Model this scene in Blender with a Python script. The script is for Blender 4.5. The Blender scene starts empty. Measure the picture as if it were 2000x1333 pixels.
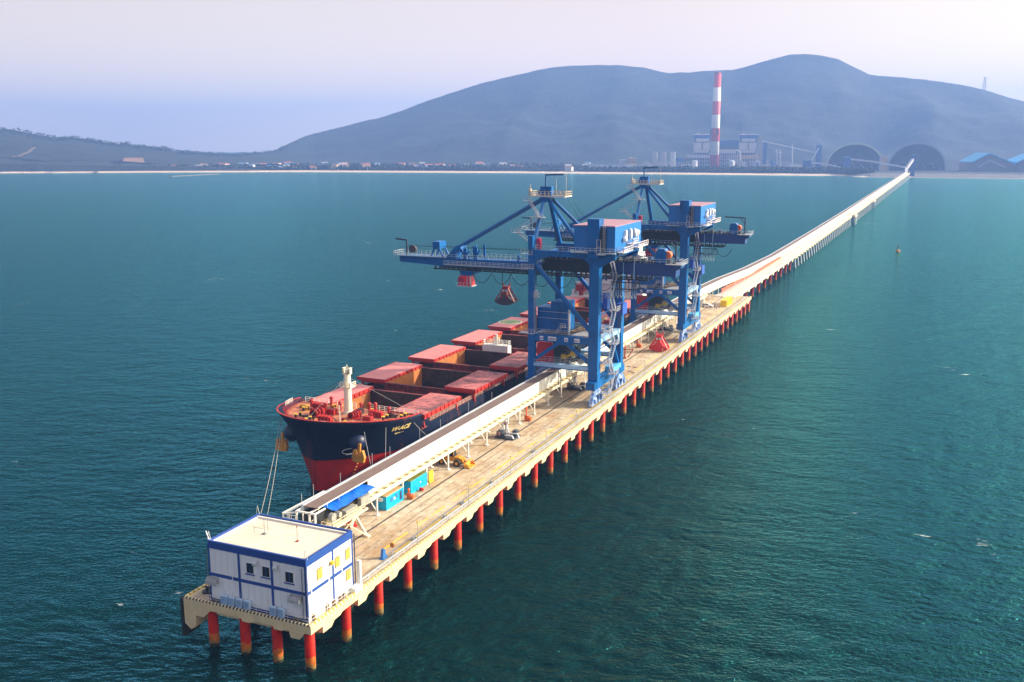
import bpy, math, random
from mathutils import Vector, Matrix, noise as mnoise
random.seed(7)
R = math.radians
SC = bpy.context.scene
COL = SC.collection
# ------------------------------------------------------------------ camera
PITCH, YAW, F = R(11.330), R(23.887), 1904.0
CAM = Vector((76.51, -103.41, 73.0))
cd = bpy.data.cameras.new('camera'); cam = bpy.data.objects.new('camera', cd); COL.objects.link(cam)
cd.sensor_width = 36.0; cd.lens = F / 2000 * 36; cd.clip_start = 1.0; cd.clip_end = 60000
cam.location = CAM; cam.rotation_euler = (R(90) - PITCH, 0, YAW)
SC.camera = cam
FW = Vector((-math.sin(YAW)*math.cos(PITCH), math.cos(YAW)*math.cos(PITCH), -math.sin(PITCH)))
RT = Vector((math.cos(YAW), math.sin(YAW), 0)); UP = RT.cross(FW)
def ray(x, y): return FW*F + RT*(x-1000) - UP*(y-666.5)
def at(x, y, dist):                      # point of the view ray at a horizontal distance from the camera (far things)
    d = ray(x, y); return CAM + d*(dist/math.hypot(d.x, d.y))
def onz(x, y, z):
    d = ray(x, y); return CAM + d*((z-CAM.z)/d.z)
# ------------------------------------------------------------------ sky, sun, exposure
SUN_AZ, SUN_EL = R(56), R(25)            # azimuth from +Y towards +X
sd = Vector((math.sin(SUN_AZ)*math.cos(SUN_EL), math.cos(SUN_AZ)*math.cos(SUN_EL), math.sin(SUN_EL)))
W = bpy.data.worlds.new('World'); SC.world = W; W.use_nodes = True
nt = W.node_tree; nt.nodes.clear()
sky = nt.nodes.new('ShaderNodeTexSky'); sky.sky_type = 'NISHITA'; sky.sun_disc = False
sky.sun_elevation = SUN_EL; sky.sun_rotation = SUN_AZ; sky.air_density = 1.0; sky.dust_density = 4.0; sky.ozone_density = 2.0; sky.altitude = 50
b1 = nt.nodes.new('ShaderNodeBackground'); b1.inputs[1].default_value = 0.03
nt.links.new(sky.outputs[0], b1.inputs[0])
# thin high overcast veil: lavender away from the sun, cream towards it
geo = nt.nodes.new('ShaderNodeTexCoord'); dot = nt.nodes.new('ShaderNodeVectorMath'); dot.operation = 'DOT_PRODUCT'
dot.inputs[1].default_value = tuple(sd)
nt.links.new(geo.outputs['Generated'], dot.inputs[0])
mr0 = nt.nodes.new('ShaderNodeMapRange'); mr0.inputs[1].default_value = -0.5; mr0.inputs[2].default_value = 1.0; nt.links.new(dot.outputs['Value'], mr0.inputs[0])
cr = nt.nodes.new('ShaderNodeValToRGB'); cr.color_ramp.elements[0].position = 0.0; cr.color_ramp.elements[0].color = (0.84, 0.70, 0.68, 1)
cr.color_ramp.elements[1].position = 1.0; cr.color_ramp.elements[1].color = (8.0, 6.6, 4.6, 1)
for ps, cl in ((0.33, (0.96, 0.82, 0.76, 1)), (0.55, (1.05, 0.83, 0.74, 1)), (0.72, (1.20, 1.02, 0.76, 1)), (0.78, (3.4, 2.9, 2.2, 1)), (0.86, (5.6, 4.8, 3.6, 1))):
    e = cr.color_ramp.elements.new(ps); e.color = cl
nt.links.new(mr0.outputs[0], cr.inputs[0])
sz = nt.nodes.new('ShaderNodeSeparateXYZ'); nt.links.new(geo.outputs['Generated'], sz.inputs[0])
m1 = nt.nodes.new('ShaderNodeMath'); m1.operation = 'SUBTRACT'; m1.use_clamp = True; m1.inputs[0].default_value = 1.0; nt.links.new(sz.outputs['Z'], m1.inputs[1])
m2_ = nt.nodes.new('ShaderNodeMath'); m2_.operation = 'POWER'; m2_.inputs[1].default_value = 6.5; nt.links.new(m1.outputs[0], m2_.inputs[0])
hz = nt.nodes.new('ShaderNodeMix'); hz.data_type = 'RGBA'; hz.inputs['A'].default_value = (0.46, 0.50, 0.56, 1); hz.inputs['B'].default_value = (2.10, 1.83, 1.26, 1); nt.links.new(m2_.outputs[0], hz.inputs['Factor'])
mm = nt.nodes.new('ShaderNodeMix'); mm.data_type = 'RGBA'; mm.blend_type = 'MULTIPLY'; mm.inputs['Factor'].default_value = 1; nt.links.new(cr.outputs[0], mm.inputs['A']); nt.links.new(hz.outputs['Result'], mm.inputs['B'])
b2 = nt.nodes.new('ShaderNodeBackground'); b2.inputs[1].default_value = 0.53
nt.links.new(mm.outputs['Result'], b2.inputs[0])
add = nt.nodes.new('ShaderNodeAddShader'); nt.links.new(b1.outputs[0], add.inputs[0]); nt.links.new(b2.outputs[0], add.inputs[1])
wo = nt.nodes.new('ShaderNodeOutputWorld'); nt.links.new(add.outputs[0], wo.inputs[0])
sl = bpy.data.lights.new('sun', 'SUN'); sl.energy = 5.0; sl.angle = R(0.6); sl.color = (1.0, 0.88, 0.70)
so = bpy.data.objects.new('sun', sl); COL.objects.link(so); so.rotation_euler = sd.to_track_quat('Z', 'Y').to_euler()
SC.view_settings.view_transform = 'Standard'; SC.view_settings.look = 'None'; SC.view_settings.exposure = 0.92; SC.view_settings.gamma = 1
SC.render.engine = 'CYCLES'
SC.cycles.max_bounces = 6; SC.cycles.volume_bounces = 0; SC.cycles.caustics_reflective = False; SC.cycles.caustics_refractive = False
# ------------------------------------------------------------------ materials
MATS = {}
def M(name, col, rough=0.6, metal=0.0, var=0.12, scale=0.4, bump=0.0, bscale=3.0, stain=None, stretch=None, spec=None, rust=None):
    """plain procedural paint: base colour varied by noise, optional second noise layer of dirt/rust, optional bump"""
    if name in MATS: return MATS[name]
    m = bpy.data.materials.new(name); m.use_nodes = True; t = m.node_tree; n = t.nodes; l = t.links
    p = n['Principled BSDF']; p.inputs['Roughness'].default_value = rough; p.inputs['Metallic'].default_value = metal
    if spec is not None: p.inputs['Specular IOR Level'].default_value = spec
    g = n.new('ShaderNodeNewGeometry'); vec = g.outputs['Position']
    if stretch:
        mp = n.new('ShaderNodeVectorMath'); mp.operation = 'MULTIPLY'; mp.inputs[1].default_value = stretch; l.new(vec, mp.inputs[0]); vec = mp.outputs[0]
    tx = n.new('ShaderNodeTexNoise'); tx.inputs['Scale'].default_value = scale; tx.inputs['Detail'].default_value = 6; tx.inputs['Roughness'].default_value = 0.65
    l.new(vec, tx.inputs['Vector'])
    mr = n.new('ShaderNodeMapRange'); mr.inputs[1].default_value = 0.3; mr.inputs[2].default_value = 0.7; mr.inputs[3].default_value = 1-var; mr.inputs[4].default_value = 1+var*0.7
    l.new(tx.outputs['Fac'], mr.inputs[0])
    mul = n.new('ShaderNodeVectorMath'); mul.operation = 'SCALE'; mul.inputs[0].default_value = col[:3]; l.new(mr.outputs[0], mul.inputs['Scale'])
    out = mul.outputs[0]
    for k, st in enumerate([s for s in (stain, rust) if s]):
        scol, amt, ssc = st[:3]; thr = st[3] if len(st) > 3 else 0.55
        t2 = n.new('ShaderNodeTexNoise'); t2.inputs['Scale'].default_value = ssc; t2.inputs['Detail'].default_value = 8; t2.inputs['Roughness'].default_value = 0.7
        a = n.new('ShaderNodeVectorMath'); a.operation = 'ADD'; a.inputs[1].default_value = (31.7*(k+1), 11.3, 5.1); l.new(vec, a.inputs[0]); l.new(a.outputs[0], t2.inputs['Vector'])
        r2 = n.new('ShaderNodeMapRange'); r2.inputs[1].default_value = thr; r2.inputs[2].default_value = thr+0.16; r2.inputs[3].default_value = 0; r2.inputs[4].default_value = amt
        l.new(t2.outputs['Fac'], r2.inputs[0])
        mx = n.new('ShaderNodeMix'); mx.data_type = 'RGBA'; l.new(r2.outputs[0], mx.inputs['Factor']); l.new(out, mx.inputs['A']); mx.inputs['B'].default_value = (*scol, 1)
        out = mx.outputs['Result']
    l.new(out, p.inputs['Base Color'])
    if bump:
        t3 = n.new('ShaderNodeTexNoise'); t3.inputs['Scale'].default_value = bscale; t3.inputs['Detail'].default_value = 5; l.new(vec, t3.inputs['Vector'])
        bp = n.new('ShaderNodeBump'); bp.inputs['Strength'].default_value = bump; bp.inputs['Distance'].default_value = 0.2; l.new(t3.outputs['Fac'], bp.inputs['Height']); l.new(bp.outputs[0], p.inputs['Normal'])
    MATS[name] = m; m['out'] = 1
    return m
def Mz(name, bands, axis='Z', rough=0.6, var=0.15, scale=0.6, blur=0.0, stain=None):
    """colour by real-world height (waterline paint, marine growth, chimney bands): bands = [(upper limit, colour)...]"""
    m = M(name, (1, 1, 1), rough, var=var, scale=scale)
    t = m.node_tree; n = t.nodes; l = t.links; p = n['Principled BSDF']
    src = p.inputs['Base Color'].links[0].from_socket
    g = n.new('ShaderNodeNewGeometry'); s = n.new('ShaderNodeSeparateXYZ'); l.new(g.outputs['Position'], s.inputs[0])
    cur = None
    zsock = s.outputs[axis]
    if blur:
        tn = n.new('ShaderNodeTexNoise'); tn.inputs['Scale'].default_value = 0.7; tn.inputs['Detail'].default_value = 5; l.new(g.outputs['Position'], tn.inputs['Vector'])
        ms = n.new('ShaderNodeMath'); ms.operation = 'MULTIPLY_ADD'; ms.inputs[1].default_value = blur; l.new(tn.outputs['Fac'], ms.inputs[0]); l.new(zsock, ms.inputs[2])
        sb = n.new('ShaderNodeMath'); sb.operation = 'SUBTRACT'; sb.inputs[1].default_value = blur*0.5; l.new(ms.outputs[0], sb.inputs[0]); zsock = sb.outputs[0]
    prev = bands[-1][1]
    out = None
    for lim, colr in reversed(bands[:-1]):
        c = n.new('ShaderNodeMath'); c.operation = 'LESS_THAN'; c.inputs[1].default_value = lim; l.new(zsock, c.inputs[0])
        mx = n.new('ShaderNodeMix'); mx.data_type = 'RGBA'; l.new(c.outputs[0], mx.inputs['Factor']); mx.inputs['B'].default_value = (*colr, 1)
        if out: l.new(out, mx.inputs['A'])
        else: mx.inputs['A'].default_value = (*prev, 1)
        out = mx.outputs['Result']
    mu = n.new('ShaderNodeMix'); mu.data_type = 'RGBA'; mu.blend_type = 'MULTIPLY'; mu.inputs['Factor'].default_value = 1
    l.new(out, mu.inputs['A']); l.new(src, mu.inputs['B']); fin = mu.outputs['Result']
    if stain:
        t2 = n.new('ShaderNodeTexNoise'); t2.inputs['Scale'].default_value = stain[2]; t2.inputs['Detail'].default_value = 8; t2.inputs['Roughness'].default_value = 0.7
        vm = n.new('ShaderNodeVectorMath'); vm.operation = 'MULTIPLY'; vm.inputs[1].default_value = (1, 1, 0.35); l.new(g.outputs['Position'], vm.inputs[0]); l.new(vm.outputs[0], t2.inputs['Vector'])
        r2 = n.new('ShaderNodeMapRange'); r2.inputs[1].default_value = 0.56; r2.inputs[2].default_value = 0.7; r2.inputs[4].default_value = stain[1]; l.new(t2.outputs['Fac'], r2.inputs[0])
        mx = n.new('ShaderNodeMix'); mx.data_type = 'RGBA'; l.new(r2.outputs[0], mx.inputs['Factor']); l.new(fin, mx.inputs['A']); mx.inputs['B'].default_value = (*stain[0], 1); fin = mx.outputs['Result']
    l.new(fin, p.inputs['Base Color'])
    return m
# ------------------------------------------------------------------ mesh builder
def wloc(o):
    v = Vector((0, 0, 0))
    while o is not None: v += o.location; o = o.parent
    return v
class MB:
    def __init__(s): s.v = []; s.f = []; s.m = []; s.cur = 0
    def mat(s, i): s.cur = i; return s
    def add(s, vs, fs):
        b = len(s.v); s.v += [tuple(v) for v in vs]; s.f += [tuple(b+i for i in f) for f in fs]; s.m += [s.cur]*len(fs); return s
    def box(s, x0, x1, y0, y1, z0, z1):
        return s.add([(x0,y0,z0),(x1,y0,z0),(x1,y1,z0),(x0,y1,z0),(x0,y0,z1),(x1,y0,z1),(x1,y1,z1),(x0,y1,z1)],
                     [(0,3,2,1),(4,5,6,7),(0,1,5,4),(1,2,6,5),(2,3,7,6),(3,0,4,7)])
    def hexa(s, b, t):                                    # four bottom and four top points
        return s.add(list(b)+list(t), [(0,3,2,1),(4,5,6,7),(0,1,5,4),(1,2,6,5),(2,3,7,6),(3,0,4,7)])
    def bar(s, p, q, w, h=None, up=(0,0,1)):              # rectangular bar between two points
        h = h or w; p = Vector(p); q = Vector(q); d = (q-p).normalized(); u = Vector(up)
        if abs(d.dot(u)) > 0.98: u = Vector((0,1,0))
        a = d.cross(u).normalized()*w/2; b = a.cross(d).normalized()*h/2
        return s.hexa([p-a-b, p+a-b, p+a+b, p-a+b], [q-a-b, q+a-b, q+a+b, q-a+b])
    def tube(s, p, q, r, n=8, r2=None, caps=True):
        r2 = r if r2 is None else r2
        p = Vector(p); q = Vector(q); d = (q-p).normalized(); u = Vector((0,0,1)) if abs(d.z) < 0.98 else Vector((1,0,0))
        a = d.cross(u).normalized(); b = d.cross(a)
        vs = []
        for c, rr in ((p, r), (q, r2)):
            for k in range(n):
                t = 2*math.pi*k/n; vs.append(c + a*math.cos(t)*rr + b*math.sin(t)*rr)
        fs = [(k, n+k, n+(k+1)%n, (k+1)%n) for k in range(n)]
        if caps: fs += [tuple(range(n)), tuple(range(2*n-1, n-1, -1))]
        return s.add(vs, fs)
    def path(s, pts, r, n=6):
        for a, b in zip(pts, pts[1:]): s.tube(a, b, r, n)
        return s
    def prism(s, poly, axis, a, b):                       # poly: 2D points in the plane across axis
        def P(u, v, w): return {'x': (w, u, v), 'y': (u, w, v), 'z': (u, v, w)}[axis]
        n = len(poly)
        vs = [P(u, v, a) for u, v in poly] + [P(u, v, b) for u, v in poly]
        return s.add(vs, [tuple(range(n)), tuple(range(2*n-1, n-1, -1))] + [(k, (k+1)%n, n+(k+1)%n, n+k) for k in range(n)])
    def rail(s, pts, h=1.1, step=2.0, r=0.045, mid=1, kick=False):
        for p, q in zip(pts, pts[1:]):
            p = Vector(p); q = Vector(q); L = (q-p).length; k = max(1, round(L/step))
            for i in range(k+1):
                a = p.lerp(q, i/k); s.bar(a, a+Vector((0,0,h)), r*1.6)
            for j in range(mid+1):
                z = Vector((0,0,h*(1-j/(mid+1)))); s.bar(p+z, q+z, r*1.6)
            if kick: s.bar(p+Vector((0,0,.1)), q+Vector((0,0,.1)), .03, .16)
        return s
    def sphere(s, c, r, n=12, m=8, sz=1.0):
        c = Vector(c); vs = [c+Vector((0,0,r*sz))]
        for i in range(1, m):
            for k in range(n):
                a = math.pi*i/m; t = 2*math.pi*k/n; vs.append(c+Vector((r*math.sin(a)*math.cos(t), r*math.sin(a)*math.sin(t), r*sz*math.cos(a))))
        vs.append(c-Vector((0,0,r*sz))); fs = [(0, 1+k, 1+(k+1)%n) for k in range(n)]
        for i in range(m-2):
            for k in range(n): a = 1+i*n; fs.append((a+k, a+n+k, a+n+(k+1)%n, a+(k+1)%n))
        a = 1+(m-2)*n; fs += [(a+k, len(vs)-1, a+(k+1)%n) for k in range(n)]
        return s.add(vs, fs)
    def build(s, name, mats, parent=None, smooth=False):
        off = wloc(parent) if parent is not None else Vector((0,0,0))
        me = bpy.data.meshes.new(name); me.from_pydata([tuple(Vector(v)-off) for v in s.v], [], s.f)
        if not isinstance(mats, (list, tuple)): mats = [mats]
        for m in mats: me.materials.append(m)
        me.polygons.foreach_set('material_index', s.m)
        if smooth: me.polygons.foreach_set('use_smooth', [True]*len(s.f))
        me.update(); me.validate()
        import bmesh
        bm = bmesh.new(); bm.from_mesh(me); bmesh.ops.recalc_face_normals(bm, faces=bm.faces); bm.to_mesh(me); bm.free()
        o = bpy.data.objects.new(name, me); COL.objects.link(o)
        if parent is not None: o.parent = parent
        return o
def tag(o, label=None, cat=None, group=None, kind=None):
    for k, v in (('label', label), ('category', cat), ('group', group), ('kind', kind)):
        if v: o[k] = v
    return o
def thing(name, label, cat, loc, group=None):
    o = bpy.data.objects.new(name, None); o.location = loc; o.empty_display_size = 1; COL.objects.link(o)
    return tag(o, label, cat, group)
def solo(name, mb, mat, label, cat, group=None, smooth=False, base=None):
    """a thing that is one mesh, its origin at its base"""
    if base is None:
        xs = [v[0] for v in mb.v]; ys = [v[1] for v in mb.v]; zs = [v[2] for v in mb.v]
        base = ((min(xs)+max(xs))/2, (min(ys)+max(ys))/2, min(zs))
    b = Vector(base); mb.v = [tuple(Vector(v)-b) for v in mb.v]
    o = mb.build(name, mat, None, smooth); o.location = b
    return tag(o, label, cat, group)
def dup(root, loc, label=None, group=None, rotz=None):
    r = root.copy(); COL.objects.link(r); r.location = loc
    if rotz is not None: r.rotation_euler.z = rotz
    if label: r['label'] = label
    if group: r['group'] = group
    for ch in root.children:
        c = ch.copy(); COL.objects.link(c); c.parent = r
        for g in ch.children:
            d = g.copy(); COL.objects.link(d); d.parent = c
    return r
def part_copy(src, parent, delta):
    c = src.copy(); COL.objects.link(c); c.parent = parent; c.location = src.location + Vector(delta)
    for g in src.children:
        d = g.copy(); COL.objects.link(d); d.parent = c
    return c
# palette
white = M('white_paint', (0.80, 0.79, 0.74), 0.45, var=0.05, stain=((0.5, 0.4, 0.25), 0.35, 0.5, 0.6))
panelw = M('white_sheet', (0.82, 0.80, 0.72), 0.5, var=0.06, scale=0.7, stain=((0.60, 0.50, 0.30), 0.4, 0.35, 0.62), stretch=(1, 1.6, 0.5))
galv = M('galvanised', (0.55, 0.57, 0.60), 0.4, 0.5, var=0.15, scale=1.0)
grey = M('grey_steel', (0.30, 0.31, 0.32), 0.5, 0.3, var=0.2, scale=1.0)
dark = M('dark_steel', (0.025, 0.028, 0.035), 0.55, 0.2, var=0.3, scale=1.0)
black = M('black_rubber', (0.012, 0.012, 0.015), 0.7, var=0.2)
cblue = M('crane_blue', (0.0, 0.11, 0.36), 0.42, var=0.14, scale=0.35, stain=((0.002, 0.035, 0.13), 0.8, 0.25, 0.52), stretch=(1, 1, 0.5), spec=0.25, rust=((0.14, 0.06, 0.035), 0.65, 0.55, 0.60))
cyan = M('container_cyan', (0.0, 0.42, 0.72), 0.4, var=0.08)
nblue = M('trim_blue', (0.012, 0.055, 0.27), 0.5, var=0.1)
yellow = M('yellow_paint', (0.75, 0.48, 0.02), 0.45, var=0.15)
orange = M('orange_paint', (0.70, 0.13, 0.015), 0.5, var=0.2)
redp = M('red_paint', (0.62, 0.012, 0.008), 0.42, var=0.1)
coverred = M('cover_red', (0.42, 0.055, 0.045), 0.5, var=0.18, scale=0.6, stain=((0.62, 0.33, 0.30), 0.5, 0.2, 0.5))
# ------------------------------------------------------------------ water
def water_mat():
    m = bpy.data.materials.new('sea_water'); m.use_nodes = True; t = m.node_tree; n = t.nodes; l = t.links
    p = n['Principled BSDF']; p.inputs['Roughness'].default_value = 0.16; p.inputs['IOR'].default_value = 1.333
    g = n.new('ShaderNodeNewGeometry')
    rot = n.new('ShaderNodeVectorRotate'); rot.rotation_type = 'Z_AXIS'; rot.inputs['Angle'].default_value = -R(16)
    l.new(g.outputs['Position'], rot.inputs['Vector'])
    def nz(sx, sy, sc, det, rough=0.55):
        mp = n.new('ShaderNodeVectorMath'); mp.operation = 'MULTIPLY'; mp.inputs[1].default_value = (sx, sy, 1); l.new(rot.outputs[0], mp.inputs[0])
        x = n.new('ShaderNodeTexNoise'); x.inputs['Scale'].default_value = sc; x.inputs['Detail'].default_value = det; x.inputs['Roughness'].default_value = rough
        l.new(mp.outputs[0], x.inputs['Vector']); return x.outputs['Fac']
    swell = nz(0.62, 1.0, 0.10, 4, 0.6); chop = nz(0.6, 1.0, 0.42, 4, 0.68); rip = nz(0.8, 1.0, 2.0, 3, 0.6)
    prev = None
    for s, d in ((swell, 2.6), (chop, 1.2), (rip, 0.18)):
        b = n.new('ShaderNodeBump'); b.inputs['Strength'].default_value = 1.0; b.inputs['Distance'].default_value = d; l.new(s, b.inputs['Height'])
        if prev: l.new(prev, b.inputs['Normal'])
        prev = b.outputs[0]
    l.new(prev, p.inputs['Normal'])
    pf_ = None                                            # gentler normals for the Fresnel term
    for s, d in ((swell, 1.6), (chop, 0.85), (rip, 0.10)):
        b = n.new('ShaderNodeBump'); b.inputs['Strength'].default_value = 1.0; b.inputs['Distance'].default_value = d; l.new(s, b.inputs['Height'])
        if pf_: l.new(pf_, b.inputs['Normal'])
        pf_ = b.outputs[0]
    # body colour: large drifting patches of deeper and milkier water, small whitecaps
    pat = nz(0.3, 1.0, 0.0045, 4); r = n.new('ShaderNodeValToRGB')
    r.color_ramp.elements[0].position = 0.35; r.color_ramp.elements[0].color = (0.0, 0.006, 0.008, 1)
    r.color_ramp.elements[1].position = 0.70; r.color_ramp.elements[1].color = (0.0, 0.014, 0.013, 1)
    l.new(pat, r.inputs[0])
    w1 = nz(0.35, 1.0, 0.40, 8, 0.62); w2 = nz(1, 1, 0.022, 2)
    mu = n.new('ShaderNodeMath'); mu.operation = 'MULTIPLY'; l.new(w1, mu.inputs[0]); l.new(w2, mu.inputs[1])
    mr = n.new('ShaderNodeMapRange'); mr.inputs[1].default_value = 0.425; mr.inputs[2].default_value = 0.46; l.new(mu.outputs[0], mr.inputs[0])
    mx = n.new('ShaderNodeMix'); mx.data_type = 'RGBA'; l.new(mr.outputs[0], mx.inputs['Factor']); l.new(r.outputs[0], mx.inputs['A']); mx.inputs['B'].default_value = (0.75, 0.78, 0.76, 1)
    l.new(mx.outputs['Result'], p.inputs['Base Color'])
    p.inputs['Specular IOR Level'].default_value = 0.0; p.inputs['Roughness'].default_value = 0.9
    gl = n.new('ShaderNodeBsdfGlossy'); gl.inputs['Color'].default_value = (0.21, 0.86, 0.86, 1); gl.inputs['Roughness'].default_value = 0.11; l.new(prev, gl.inputs['Normal'])
    fr = n.new('ShaderNodeFresnel'); fr.inputs['IOR'].default_value = 1.333; l.new(pf_, fr.inputs['Normal'])
    gt = n.new('ShaderNodeMapRange'); gt.inputs[1].default_value = 0.12; gt.inputs[2].default_value = 0.62; l.new(fr.outputs[0], gt.inputs[0])
    gc = n.new('ShaderNodeMix'); gc.data_type = 'RGBA'; gc.inputs['A'].default_value = (0.14, 0.84, 0.84, 1); gc.inputs['B'].default_value = (0.36, 1.0, 0.98, 1); l.new(gt.outputs[0], gc.inputs['Factor']); l.new(gc.outputs['Result'], gl.inputs['Color'])
    ms = n.new('ShaderNodeMixShader'); l.new(fr.outputs[0], ms.inputs[0]); l.new(p.outputs[0], ms.inputs[1]); l.new(gl.outputs[0], ms.inputs[2]); l.new(ms.outputs[0], n['Material Output'].inputs['Surface'])
    return m
S = 9000
wv = MB(); wv.add([(-S, -S, 0), (S, -S, 0), (S, S, 0), (-S, S, 0)], [(0, 1, 2, 3)])
water = wv.build('sea', water_mat()); tag(water, 'teal sea with short wind waves around the pier', None, None, 'structure')
# ------------------------------------------------------------------ land and hills
def interp(tab, x):
    if x <= tab[0][0]: return tab[0][1]
    for (a, ya), (b, yb) in zip(tab, tab[1:]):
        if x <= b: return ya + (yb-ya)*(x-a)/(b-a)
    return tab[-1][1]
COAST = [(-700, 340), (0, 339), (300, 337.5), (600, 336.5), (1000, 338.5), (1300, 341), (1630, 344), (1680, 346.5), (1780, 347.5), (2000, 350), (2700, 356)]
RIDGE = [(-700, 230), (-200, 246), (0, 252), (40, 254), (80, 262), (110, 268), (150, 267), (200, 276), (240, 282), (252, 279), (270, 284), (330, 290), (350, 296), (400, 299), (450, 302), (490, 300), (540, 295), (560, 285), (600, 267), (650, 254), (700, 241), (760, 227), (850, 194), (900, 177), (950, 161), (1000, 149), (1050, 136), (1100, 130), (1150, 127), (1200, 126), (1250, 133), (1300, 143), (1350, 141), (1420, 138), (1460, 127), (1500, 115), (1530, 107), (1560, 105), (1590, 108), (1620, 115), (1650, 131), (1680, 145), (1700, 149), (1750, 152), (1800, 157), (1850, 165), (1900, 176), (1950, 192), (2000, 205), (2200, 235), (2700, 262)]
COLS = list(range(-700, 2701, 10))
terrain_rows = {}
def col_dir(x):
    d = ray(x, 400); h = math.hypot(d.x, d.y); return d.x/h, d.y/h
verts = []; faces = []
def coast_d(x):
    p = onz(x, interp(COAST, x), 0); return math.hypot(p.x-CAM.x, p.y-CAM.y)
TS = [0, .25, .5, .75, 1.0] + [1+i*0.02 for i in range(1, 51)] + [2.06, 2.15, 2.3]
NR = 0
PLAIN = 5.0
def ground_h(x, d):
    dc = coast_d(x); dr = 4600 if x > 620 else (3700 if x < 480 else 3700+900*(x-480)/140); df = 3250 if x > 620 else (2750 if x < 480 else 2750+500*(x-480)/140)
    dx, dy = col_dir(x); px, py = CAM.x+dx*d, CAM.y+dy*d
    if d < dc: return -4.0*min(1, (dc-d)/60)
    if d < dc+45: return 4.0*(d-dc)/45
    if d < df: return 4.0 + 2.0*min(1, (d-dc-45)/200) + 0.6*mnoise.noise(Vector((px*.006, py*.006, 0)))
    H = at(x, interp(RIDGE, x), dr).z
    t = (d-df)/(dr-df)
    if t > 1: return 6 + (H-6)*max(0.0, 1-(t-1)*0.9)
    s = t**1.25
    f = mnoise.fractal(Vector((px*.0016, py*.0016, 3.1)), 0.9, 2.1, 6)
    g = abs(mnoise.noise(Vector((px*.0032, py*.0010, 8.0))))
    env = math.sin(math.pi*min(1, t*1.02))**0.8 if t < 0.98 else 0.06
    top = 3.0*mnoise.noise(Vector((px*.02, py*.02, 1.0))) * t
    return 6 + (H-6)*s + (f*0.20 - g*0.22)*(H-6)*env*0.8 + top
for x in COLS:
    dx, dy = col_dir(x); dc = coast_d(x); dr = 4600 if x > 620 else (3700 if x < 480 else 3700+900*(x-480)/140); df = 3250 if x > 620 else (2750 if x < 480 else 2750+500*(x-480)/140)
    ds = [dc-150, dc-2, dc+12, dc+30, dc+46, dc+90, dc+200] + [dc+200+(df-dc-200)*k/8 for k in range(1, 9)] + [df+(dr-df)*k/46 for k in range(1, 47)] + [dr+60, dr+200, dr+500, dr+1200, dr+3300]
    NR = len(ds)
    for d in ds: verts.append((CAM.x+dx*d, CAM.y+dy*d, ground_h(x, d) if d < dr+2500 else 2.0))
for i in range(len(COLS)-1):
    for j in range(NR-1):
        a = i*NR+j; faces.append((a, a+NR, a+NR+1, a+1))
def land_mat():
    m = bpy.data.materials.new('land_cover'); m.use_nodes = True; t = m.node_tree; n = t.nodes; l = t.links; p = n['Principled BSDF']; p.inputs['Roughness'].default_value = 0.9
    g = n.new('ShaderNodeNewGeometry'); s = n.new('ShaderNodeSeparateXYZ'); l.new(g.outputs['Position'], s.inputs[0])
    def nz(sc, det, off=0):
        a = n.new('ShaderNodeVectorMath'); a.operation = 'ADD'; a.inputs[1].default_value = (off, off, 0); l.new(g.outputs['Position'], a.inputs[0])
        x = n.new('ShaderNodeTexNoise'); x.inputs['Scale'].default_value = sc; x.inputs['Detail'].default_value = det; x.inputs['Roughness'].default_value = 0.7; l.new(a.outputs[0], x.inputs['Vector']); return x.outputs['Fac']
    r = n.new('ShaderNodeValToRGB'); r.color_ramp.elements[0].position = 0.40; r.color_ramp.elements[0].color = (0.002, 0.008, 0.010, 1)
    r.color_ramp.elements[1].position = 0.62; r.color_ramp.elements[1].color = (0.011, 0.028, 0.024, 1)
    l.new(nz(0.025, 9), r.inputs[0])
    r2 = n.new('ShaderNodeMapRange'); r2.inputs[1].default_value = 0.62; r2.inputs[2].default_value = 0.70; r2.inputs[4].default_value = 0.18; l.new(nz(0.006, 8, 90), r2.inputs[0])
    mx = n.new('ShaderNodeMix'); mx.data_type = 'RGBA'; l.new(r2.outputs[0], mx.inputs['Factor']); l.new(r.outputs[0], mx.inputs['A']); mx.inputs['B'].default_value = (0.20, 0.15, 0.09, 1)
    # sand below 3.6 m
    ls = n.new('ShaderNodeMath'); ls.operation = 'LESS_THAN'; ls.inputs[1].default_value = 3.7; l.new(s.outputs['Z'], ls.inputs[0])
    m2 = n.new('ShaderNodeMix'); m2.data_type = 'RGBA'; l.new(ls.outputs[0], m2.inputs['Factor']); l.new(mx.outputs['Result'], m2.inputs['A']); m2.inputs['B'].default_value = (0.75, 0.58, 0.45, 1)
    l.new(m2.outputs['Result'], p.inputs['Base Color'])
    tb = n.new('ShaderNodeTexNoise'); tb.inputs['Scale'].default_value = 0.06; tb.inputs['Detail'].default_value = 8; tb.inputs['Roughness'].default_value = 0.75; l.new(g.outputs['Position'], tb.inputs['Vector'])
    bp = n.new('ShaderNodeBump'); bp.inputs['Strength'].default_value = 1.0; bp.inputs['Distance'].default_value = 9; l.new(tb.outputs['Fac'], bp.inputs['Height']); l.new(bp.outputs[0], p.inputs['Normal'])
    return m
lm = MB(); lm.add(verts, faces)
terrain = lm.build('hills', land_mat(), smooth=True); tag(terrain, 'wooded hills and flat coast with a sand beach behind the bay', None, None, 'structure')
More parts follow.
